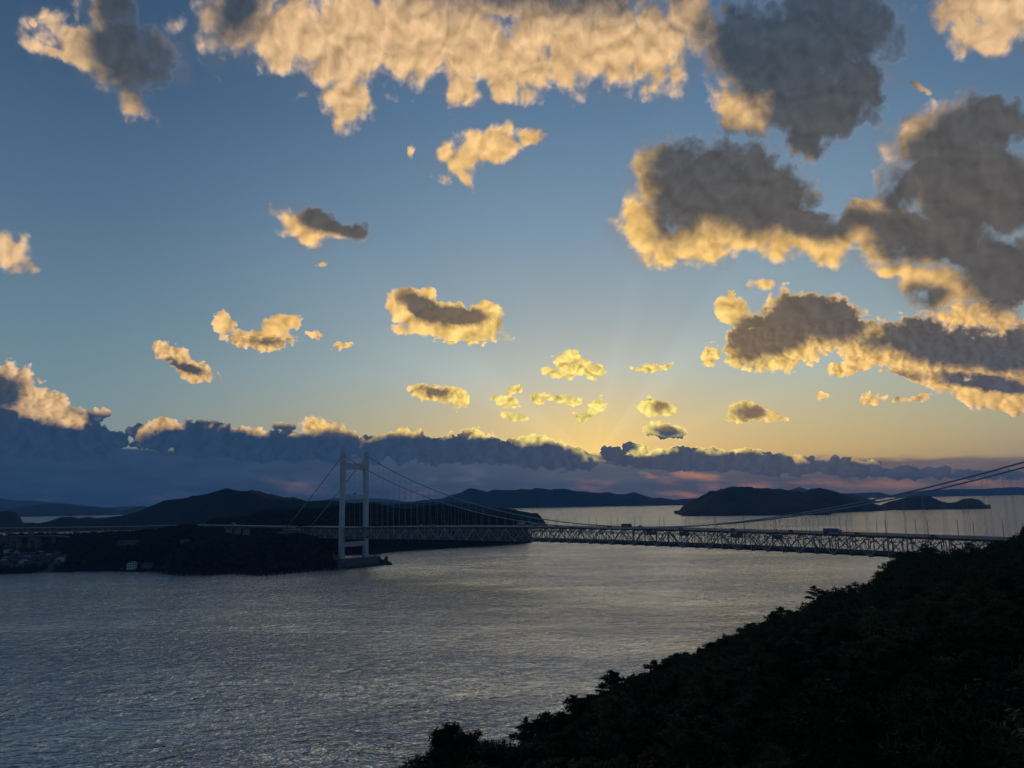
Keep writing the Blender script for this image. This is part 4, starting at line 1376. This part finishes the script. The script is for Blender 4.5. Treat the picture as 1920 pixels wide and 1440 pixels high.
on_bridge(truck(13.5, M_TRUCKB, M_CARS), 1561, 8, 'large grey box lorry on the bridge between the rising cables and the trees', 'truck')
on_bridge(truck(11.0, M_TRUCKB, M_CARD, 3.0), 1175, 26, 'dark box lorry near the lowest point of the cables', 'truck')
on_bridge(truck(11.0, M_CARS, M_CARS, 3.2), 977, 30, 'grey lorry where the near cable meets the deck', 'truck')
on_bridge(truck(7.5, M_TRUCKW, M_CARW, 3.2), 1003, 26, 'small white lorry just right of the grey lorry', 'truck')
cars = [(790, 26, M_CARW, 1, 'white van leftmost of the cars left of midspan'), (812.5, 10, M_CARS, 0, 'silver car second from the left between the hangers'), (837.5, 10, M_CARW, 0, 'white car in the middle between the hangers'), (866, 10, M_CARW, 0, 'white car right of the other pale cars between the hangers'),
        (1022, 28, M_CARD, 1, 'dark van behind the small white lorry'), (1045, 10, M_CARD, 1, 'dark van left of the descending far cable end'), (1143, 12, M_CARD, 0, 'dark car left of the dark box lorry'), (1200, 28, M_CARS, 0, 'silver car right of the dark box lorry'),
        (1277, 8, M_CARD, 1, 'dark van where the cables begin to rise'), (1375, 8, M_CARD, 1, 'dark van below the rising cables over the open sea'), (1484, 8, M_CARD, 1, 'dark van left of the large grey lorry'), (1609, 8, M_CARD, 0, 'dark car just ahead of the large grey lorry'), (1752, 8, M_CARD, 0, 'dark car near the trees at the right end of the deck')]
cache = {}
for px, w, mm, tall, lab in cars:
    key = (mm.name, tall)
    if key in cache:
        o = copy_tree(cache[key])
    else:
        o = cache[key] = car(mm, bool(tall))
    on_bridge(o, px, w, lab, 'car', 'cars crossing the bridge')
p = at_depth(432.5, 983.6, 1235)
o = truck(8.5, M_TRUCKW, M_CARW, 3.4); o.location = p + Vector((2, 8, -.6)); o.rotation_euler = (0, 0, R(-40)); tag(o, 'white lorry on the viaduct above the three square piers', 'truck')

# ------------------------------------------------------------------ the near hillside on the right
SIL = [(200, 2300), (400, 1950), (600, 1680), (700, 1540), (760, 1462), (800, 1425), (860, 1412), (930, 1405), (955, 1398), (972, 1380), (990, 1362), (1012, 1350), (1035, 1336), (1080, 1318), (1100, 1290), (1135, 1280), (1180, 1266), (1230, 1248), (1290, 1216), (1340, 1206),
       (1400, 1172), (1450, 1160), (1500, 1140), (1530, 1116), (1560, 1108), (1600, 1102), (1640, 1086), (1660, 1060), (1690, 1042), (1722, 1030), (1760, 1036), (1800, 1030), (1860, 1018), (1900, 1008), (1920, 1000), (2000, 970), (2200, 930), (2600, 890), (3600, 800)]
RID = [(200, 40), (600, 60), (760, 78), (950, 92), (1050, 112), (1150, 130), (1300, 165), (1500, 225), (1650, 290), (1720, 350), (1920, 390), (2200, 400), (3600, 330)]
TREE = 7.0


def hill_cols(px):
    sy = interp(SIL, px); Rr = interp(RID, px)
    d = ray(px, sy)
    top = d * (Rr / d.y)            # relative to the eye
    return top


HC, r0 = -13.0, 14.0
hp = np.arange(200, 3601, 10.0)
tt = np.concatenate([np.linspace(0, 1, 40), 1 + np.linspace(0, 1, 16)[1:]])
G = np.zeros((len(hp), len(tt), 3))
for i, px in enumerate(hp):
    top = hill_cols(px)
    Rr = top.y; zr = top.z - TREE
    dirx = top.x / top.y
    for j, t in enumerate(tt):
        if t <= 1:
            y = r0 + (Rr - r0) * t ** 1.3
            z = HC + (zr - HC) * (y - r0) / (Rr - r0)
        else:
            y = Rr + (t - 1) * 260
            q = (t - 1) * 260
            z = zr + (zr - HC) / (Rr - r0) * q - 0.0035 * q * q - .25 * q
        G[i, j] = (dirx * y, y, H + z)
G[:, :, 2] += fbm(G[:, :, 0] / 22, G[:, :, 1] / 22, 4) * np.clip((G[:, :, 1] - r0) / 60, 0, 1) * 1.6
G[:, :, 2] = np.maximum(G[:, :, 2], -3)
I = np.arange(len(hp) * len(tt)).reshape(len(hp), len(tt))
Q = np.stack([I[:-1, :-1], I[1:, :-1], I[1:, 1:], I[:-1, 1:]], -1).reshape(-1, 4)
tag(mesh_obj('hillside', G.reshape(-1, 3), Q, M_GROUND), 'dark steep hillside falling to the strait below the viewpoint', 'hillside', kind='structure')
HS = (hp, tt, G)


def ground(px, y):
    top = hill_cols(px); Rr = top.y
    t = ((y - r0) / (Rr - r0)) ** (1 / 1.3) if y <= Rr else 1 + (y - Rr) / 260
    return surf(HS, px, t)


# ---- tree makers; every tree is 1 unit = 1 metre, base at the origin
def tufts(rs, cen, nrm, size, k=3, up=.5):
    """k needle blades (long thin triangles) fanning from every centre"""
    n = len(cen)
    d = rs.normal(size=(n, k, 3)); d += nrm[:, None, :] * 1.0; d[:, :, 2] += up
    d /= np.linalg.norm(d, axis=2, keepdims=True)
    s = np.cross(d, rs.normal(size=(n, k, 3))); s /= np.linalg.norm(s, axis=2, keepdims=True) + 1e-9
    L_ = size * rs.uniform(.6, 1.3, (n, k, 1))
    c = cen[:, None, :] + 0 * d
    return np.stack([c - s * L_ * .16, c + s * L_ * .16, c + d * L_], 2).reshape(-1, 3)


def pine(seed, h=6.5, lean=0.1, pads=34, per=60, tsize=.30, spread_=1.0, flat=.26):
    rs = np.random.RandomState(seed)
    rnd = random.Random(seed)
    t = empty('pine_tree')
    tr = MB()
    a = rnd.uniform(0, 6.28)
    pts = []
    for i in range(8):
        f = i / 7
        pts.append(Vector((math.cos(a) * lean * h * f ** 1.4 + .14 * math.sin(f * 7 + seed), math.sin(a) * lean * h * f ** 1.4 + .14 * math.cos(f * 6 + seed), h * .97 * f)))
    tr.tube(pts, [.16 - .135 * i / 7 for i in range(8)], 6)
    cs, ns = [], []
    def trunk(f):
        x = f * 7; i = min(int(x), 6)
        return pts[i].lerp(pts[i + 1], x - i)
    nb = pads
    for i in range(nb):
        f = .24 + .76 * (i + rnd.random() * .6) / nb
        p = trunk(min(f, 1))
        ang = i * 2.4 + rnd.uniform(-.4, .4)
        reach = (h * .36 * spread_) * (1 - max(0, f - .38) / .66) ** .75 * rnd.uniform(.55, 1.15)
        if f > .93:
            reach *= .4
        if f < .4:
            reach *= rnd.uniform(.5, 1.0)
        rise = rnd.uniform(.0, .28) * reach
        e = p + Vector((math.cos(ang) * reach, math.sin(ang) * reach, rise))
        mid = p.lerp(e, .55) + Vector((0, 0, -.05 * reach))
        tr.tube([p, mid, e], [.05, .035, .015], 4)
        for q in (1.0, .62):
            c = p.lerp(e, q)
            rr = (.34 + .26 * reach) * rnd.uniform(.75, 1.2) * (1 if q == 1 else .8)
            m = int(per * (rr / .8) ** 1.6 * (1 if q == 1 else .55)) + 8
            u = rs.normal(size=(m, 3)); u /= np.linalg.norm(u, axis=1, keepdims=True)
            w = u * (rs.uniform(.1, 1, (m, 1)) ** .5)
            cen = np.array(c) + w * np.array([rr, rr, rr * flat * 1.4]) + np.array([0, 0, .1])
            cs.append(cen); ns.append(u * np.array([1, 1, .4]))
    cen = np.concatenate(cs); nr = np.concatenate(ns)
    V = tufts(rs, cen, nr, tsize, 4)
    tr.build('trunk', M_BARK, t)
    mesh_obj('crown', V, np.arange(len(V)).reshape(-1, 3), M_NEEDLE, t)
    return t, (cen, nr)


def broad(seed, h=6.0, rad=2.4, n=3600, m=None, size=.2, name='broadleaf_tree'):
    rs = np.random.RandomState(seed); rnd = random.Random(seed)
    t = empty(name)
    tr = MB()
    tr.tube([(0, 0, -.3), (.06, .02, h * .25), (.1, -.05, h * .55)], [.19, .15, .08], 7)
    lobes = []
    for i in range(13):
        a = i * 2.4 + rnd.uniform(-.3, .3); r = rad * rnd.uniform(.25, .72); z = h * rnd.uniform(.42, .84)
        c = Vector((math.cos(a) * r, math.sin(a) * r, z)); lobes.append((c, rad * rnd.uniform(.32, .5)))
        tr.tube([(.06, 0, h * rnd.uniform(.2, .45)), c * .55 + Vector((0, 0, z * .3)), c], [.07, .045, .015], 5)
    lobes.append((Vector((0, 0, h * .86)), rad * .42))
    cs, ns = [], []
    for c, r in lobes:
        m_ = int(n / len(lobes))
        u = rs.normal(size=(m_, 3)); u /= np.linalg.norm(u, axis=1, keepdims=True)
        cs.append(np.array(c) + u * r * (rs.uniform(.35, 1.08, (m_, 1))) * np.array([1, 1, .8])); ns.append(u)
    cen = np.concatenate(cs); u = np.concatenate(ns)
    a = np.cross(u, rs.normal(size=u.shape)); a /= np.linalg.norm(a, axis=1, keepdims=True)
    b_ = np.cross(u, a) + u * rs.uniform(-.7, .7, (len(u), 1))
    s = size * rs.uniform(.6, 1.3, (len(u), 1))
    V = np.stack([cen - a * s * .5, cen - b_ * s, cen + a * s * .5, cen + b_ * s], 1).reshape(-1, 3)
    tr.build('trunk', M_BARK, t)
    mesh_obj('crown', V, np.arange(len(V)).reshape(-1, 4), m or M_BROAD, t)
    return t


def bare(seed, h=5.0, name='bare_tree'):
    rnd = random.Random(seed)
    t = empty(name)
    tr, tw = MB(), MB()
    def grow(p, d, L_, r, lev):
        n = 3
        pts = [p]
        for i in range(n):
            d = (d + Vector((rnd.uniform(-.18, .18), rnd.uniform(-.18, .18), .10))).normalized()
            pts.append(pts[-1] + d * L_ / n)
        (tr if lev < 2 else tw).tube(pts, [r * (1 - .45 * i / n) for i in range(n + 1)], 5 if lev < 2 else 3)
        if lev >= 5:
            return
        for k in range(3 if lev < 4 else 2):
            q = pts[-1] if k == 0 else pts[rnd.choice([1, 2, 3])]
            ax = Vector((rnd.uniform(-1, 1), rnd.uniform(-1, 1), rnd.uniform(-.2, .5))).normalized()
            nd = (d + ax * rnd.uniform(.45, .85)).normalized()
            grow(q, nd, L_ * rnd.uniform(.62, .8), max(r * .55, .008), lev + 1)
    grow(Vector((0, 0, -.3)), Vector((.05, 0, 1)), h * .34, .11, 0)
    tr.build('trunk', M_BARK, t); tw.build('twigs', M_BARK, t)
    return t


random.seed(21)
PINES = [pine(s, 6.5, ln, pd, 62, .30, sp, fl) for s, ln, pd, sp, fl in ((1, .10, 34, 1.0, .24), (2, .22, 28, 1.15, .20), (3, .05, 40, .85, .28), (4, .16, 30, 1.1, .22), (5, .28, 24, 1.25, .18), (6, .08, 36, .95, .24))]
BROADS = [broad(s, 6.0, 2.5) for s in (11, 12)]
REDS = [broad(31, 5.5, 2.2, 2200, M_RED, .17, 'autumn_tree')]
HT = {id(t[0]): 6.5 for t in PINES}
used = set()


def put_tree(src, loc, hgt, base_h, rz, wide=1.0):
    o = src if src.name not in used else copy_tree(src)
    used.add(src.name)
    o.location = loc
    k = hgt / base_h
    o.scale = (k * wide, k * wide, k)
    o.rotation_euler = (random.uniform(-.05, .05), random.uniform(-.05, .05), rz)
    return o


# scatter: spacing grows a little with distance
cands = []
rng = random.Random(5)
cell = {}
for _ in range(60000):
    px = rng.uniform(760, 2150)
    top = hill_cols(px); Rr = top.y
    u = rng.random()
    y = 24 + (Rr + 14 - 24) * u ** .75
    p = ground(px, y)
    sp = 2.8 + y * .004 + (1.0 if y > Rr * .93 else 0)
    gx, gy = int(p.x // 3), int(p.y // 3)
    ok = True
    for a in range(-2, 3):
        for b_ in range(-2, 3):
            for q in cell.get((gx + a, gy + b_), ()):
                if (q[0] - p.x) ** 2 + (q[1] - p.y) ** 2 < sp * sp:
                    ok = False
    if not ok:
        continue
    wsil = top.z / top.y
    allow = wsil * p.y + H - p.z
    hgt = rng.uniform(4.6, 7.4)
    if y > Rr * .93:
        hgt = (rng.uniform(.5, .95) if rng.random() < .6 else rng.uniform(.95, 1.34)) * max(allow, 3.0)
        hgt = min(hgt, 10.5)
    else:
        hgt = min(hgt, allow * rng.uniform(.9, 1.0))
    if hgt < 1.8:
        continue
    cell.setdefault((gx, gy), []).append((p.x, p.y))
    d = math.sqrt(p.x ** 2 + p.y ** 2)
    # frame test
    q = CR.transposed() @ (p + Vector((0, 0, hgt)) - Vector((0, 0, H)))
    sx, sy_ = 960 + F * q.x / -q.z, 720 - F * q.y / -q.z
    inside = -150 < sx < 2000 and sy_ < 1470
    edge = y > Rr * .85
    cands.append(((hgt / d) * (1.6 if edge else 1.0) * (1 if inside else .05), p, hgt, px, edge, sx, sy_))
cands.sort(key=lambda c_: -c_[0])
IND = [c_ for c_ in cands if True][:285]
REST = cands[285:]
nedge = {}
ZONES = [(1010, 'at the lower left end of the slope'), (1130, 'above the water where the slope starts'), (1250, 'on the lower skyline of the hillside'), (1380, 'on the middle skyline of the hillside'), (1500, 'on the skyline right of midframe'),
         (1640, 'on the skyline below the bridge truss'), (1760, 'in front of the right end of the truss'), (5000, 'at the top right end of the hillside')]
def zone(sx):
    for lim, s_ in ZONES:
        if sx < lim:
            return s_
for i, (sc_, p, hgt, px, edge, sx, sy_) in enumerate(IND):
    k = random.random()
    if k < .80 or edge and k < .93:
        vi = random.randrange(6); src = PINES[vi][0]; o = put_tree(src, p - Vector((0, 0, .25)), hgt, 6.5, random.uniform(0, 6.28), random.uniform(.9, 1.25)); kind_ = ('bushy pine', 'leaning pine', 'dense narrow pine', 'layered pine', 'flat-topped pine', 'tall full pine')[vi]
    elif k < .95:
        o = put_tree(random.choice(BROADS), p - Vector((0, 0, .25)), hgt * .85, 6.0, random.uniform(0, 6.28), random.uniform(.9, 1.2)); kind_ = 'broadleaf tree'
    else:
        o = put_tree(REDS[0], p - Vector((0, 0, .25)), hgt * .8, 5.5, random.uniform(0, 6.28), 1.0); kind_ = 'brown tree'
    where = zone(sx)
    low_ = sy_ > 1300
    kind_ = ('small ' if hgt < 4.6 else 'tall ' if hgt > 6.4 else '') + kind_.replace('tall ', '')
    if edge:
        lab = 'dark %s standing %s' % (kind_, where)
    else:
        lab = 'dark %s %s, %s' % (kind_, 'low in the frame' if low_ else 'halfway up the slope', 'towards the right edge' if sx > 1600 else 'in the middle of the hillside' if sx > 1250 else 'near its left end')
    tag(o, lab, 'tree', 'trees of the near hillside')
for grp in (PINES, BROADS, REDS):
    for t in grp:
        t = t[0] if isinstance(t, tuple) else t
        if t.name not in used:
            bpy.data.objects.remove(t)

# the rest of the wood as one mass
rs = np.random.RandomState(77)
proto = []
for (t, (cen, nr)) in PINES[:4]:
    idx = rs.choice(len(cen), 420, replace=False)
    V = tufts(rs, cen[idx], nr[idx], .52, 3).reshape(-1, 3, 3)
    proto.append(V)
VV = []
for i, (sc_, p, hgt, px, edge, sx, sy_) in enumerate(REST):
    V = proto[i % 4] * np.array([1.1, 1.1, 1.0]) * (hgt / 6.5)
    a = rs.uniform(0, 6.28); ca, sa = math.cos(a), math.sin(a)
    V = np.stack([V[..., 0] * ca - V[..., 1] * sa, V[..., 0] * sa + V[..., 1] * ca, V[..., 2]], -1) + np.array(p)
    VV.append(V)
VV = np.concatenate(VV).reshape(-1, 3)
tag(mesh_obj('woodland', VV, np.arange(len(VV)).reshape(-1, 3), M_NEEDLE), 'dense dark pine wood filling the near hillside', 'wood', kind='stuff')
print('trees', len(IND), len(REST))

# undergrowth between the trunks
n = 26000
V = []
pts = []
for i in range(n):
    px = rng.uniform(740, 2100); Rr = hill_cols(px).y
    y = 45 + (Rr - 43) * rng.random() ** .8
    pts.append(tuple(ground(px, y) + Vector((0, 0, rng.uniform(.0, 1.3)))))
pts = np.array(pts)
nr = rs.normal(size=pts.shape)
V = tufts(rs, pts, nr, .5, 3, up=.8)
tag(mesh_obj('undergrowth', V, np.arange(len(V)).reshape(-1, 3), M_BROAD), 'low dark undergrowth between the hillside trees', 'undergrowth', kind='stuff')

# ---- the trees standing out at the bottom of the frame
def special(src, px, ytop, y, hgt, bh, label, rz=0, wide=1.0):
    p = at_depth(px, ytop, y)
    src.location = (p.x, p.y, p.z - hgt)
    k = hgt / bh
    src.scale = (k * wide, k * wide, k)
    src.rotation_euler = (0, 0, rz)
    tag(src, label, 'tree')
    return src


special(broad(41, 6.0, 2.5, 6500, None, .17), 848, 1355, 74, 5.6, 5.9, 'dense round-crowned dark tree at the bottom centre beside the bare tree', .5, 1.0)
special(broad(42, 5.5, 2.1, 2400, M_RED, .15, 'autumn_tree'), 893, 1366, 76, 4.6, 5.4, 'thin reddish-brown tree right of the round dark tree', 1.0)
special(broad(43, 5.5, 2.1, 1500, M_RED, .15, 'autumn_tree'), 924, 1384, 78, 3.6, 5.4, 'small sparse brown bush at the end of the bottom tree row', 2.0)
special(bare(7, 5.2), 792, 1372, 72, 5.2, 4.9, 'leafless tree with fine twigs at the bottom centre', .3, 1.2)
special(bare(9, 4.0), 950, 1374, 88, 3.6, 3.8, 'small leafless bush between the brown bush and the slope', .3, .9)
special(bare(12, 4.0), 762, 1412, 70, 3.2, 3.8, 'low leafless shrub left of the bare tree, cut by the frame bottom', 1.3, 1.3)
special(pine(51, 6.5, .03, 30, 46, .26, .45, .3)[0], 985, 1345, 94, 4.8, 6.5, 'slim upright young pine at the left end of the slope', 0, .8)
special(pine(52, 6.5, .12, 26, 70, .28, 1.1, .16)[0], 1140, 1258, 126, 8.0, 6.5, 'layered pine rising above the lower skyline of the hillside', 1, 1.0)
special(pine(53, 6.5, .2, 22, 70, .28, 1.2, .16)[0], 1255, 1224, 155, 8.0, 6.5, 'broad layered pine on the skyline left of centre slope', 2.2, 1.0)
special(pine(54, 6.5, .2, 22, 70, .28, 1.2, .16)[0], 1536, 1098, 228, 7.5, 6.5, 'flat-topped pine leaning out over the water from the skyline', 2.9, 1.1)

for i, (px, yt, yy, hh_, ww) in enumerate(((775, 1428, 68, 2.6, 1.5), (815, 1410, 71, 3.0, 1.4), (868, 1398, 73, 3.2, 1.4), (910, 1396, 76, 3.2, 1.4), (948, 1392, 82, 3.0, 1.5))):
    special(broad(61 + i, 4.0, 2.4, 1900, None, .16, 'shrub'), px, yt, yy, hh_, 3.9, ('low dark shrub at the very bottom left of the tree row', 'low dark shrub at the foot of the bare tree', 'dark shrub at the foot of the round-crowned tree', 'dark shrub below the thin reddish tree', 'dark shrub below the sparse brown bush')[i], i, ww)


def g_at(px, py):
    d = ray(px, py)
    for y in np.linspace(22, 400, 900):
        g = ground(px, y)
        if g.z >= H + d.z / d.y * y:
            return g
    return ground(px, 100)
for px, py, sz, lab, sd in ((1130, 1428, (1.9, 1.5, 1.3), 'largest pale granite boulder at the bottom of the frame', 2), (1165, 1424, (1.1, 1.0, 1.2), 'upright pale boulder right of the largest one', 5), (1095, 1436, (1.2, 1.0, .6), 'low pale boulder left of the largest one', 6),
                            (1310, 1290, (1.2, 1.0, 1.5), 'small pale rock showing among trees on the lower slope', 4), (1643, 1298, (1.6, 1.3, 1.6), 'pale rock showing among trees on the upper slope', 7)):
    g = g_at(px, py + 8)
    rock('boulder', g + Vector((0, 0, sz[2] * .9)), sz, lab, M_GRANITE, sd, 'rock')

# ------------------------------------------------------------------ evening haze
hz = MB()
hz.box((0, 7800, 178), (34600, 19400, 364))
m = bpy.data.materials.new('haze_air')
m.use_nodes = True
nt = m.node_tree
nt.nodes.clear()
pv_ = nt.nodes.new('ShaderNodeVolumePrincipled')
pv_.inputs['Color'].default_value = (0.24, 0.55, 1.0, 1)
pv_.inputs['Density'].default_value = 0.000055
pv_.inputs['Anisotropy'].default_value = 0.0
ou = nt.nodes.new('ShaderNodeOutputMaterial')
nt.links.new(pv_.outputs[0], ou.inputs['Volume'])
tag(hz.build('haze', m), 'thin blue evening haze over the strait', 'haze', kind='stuff')
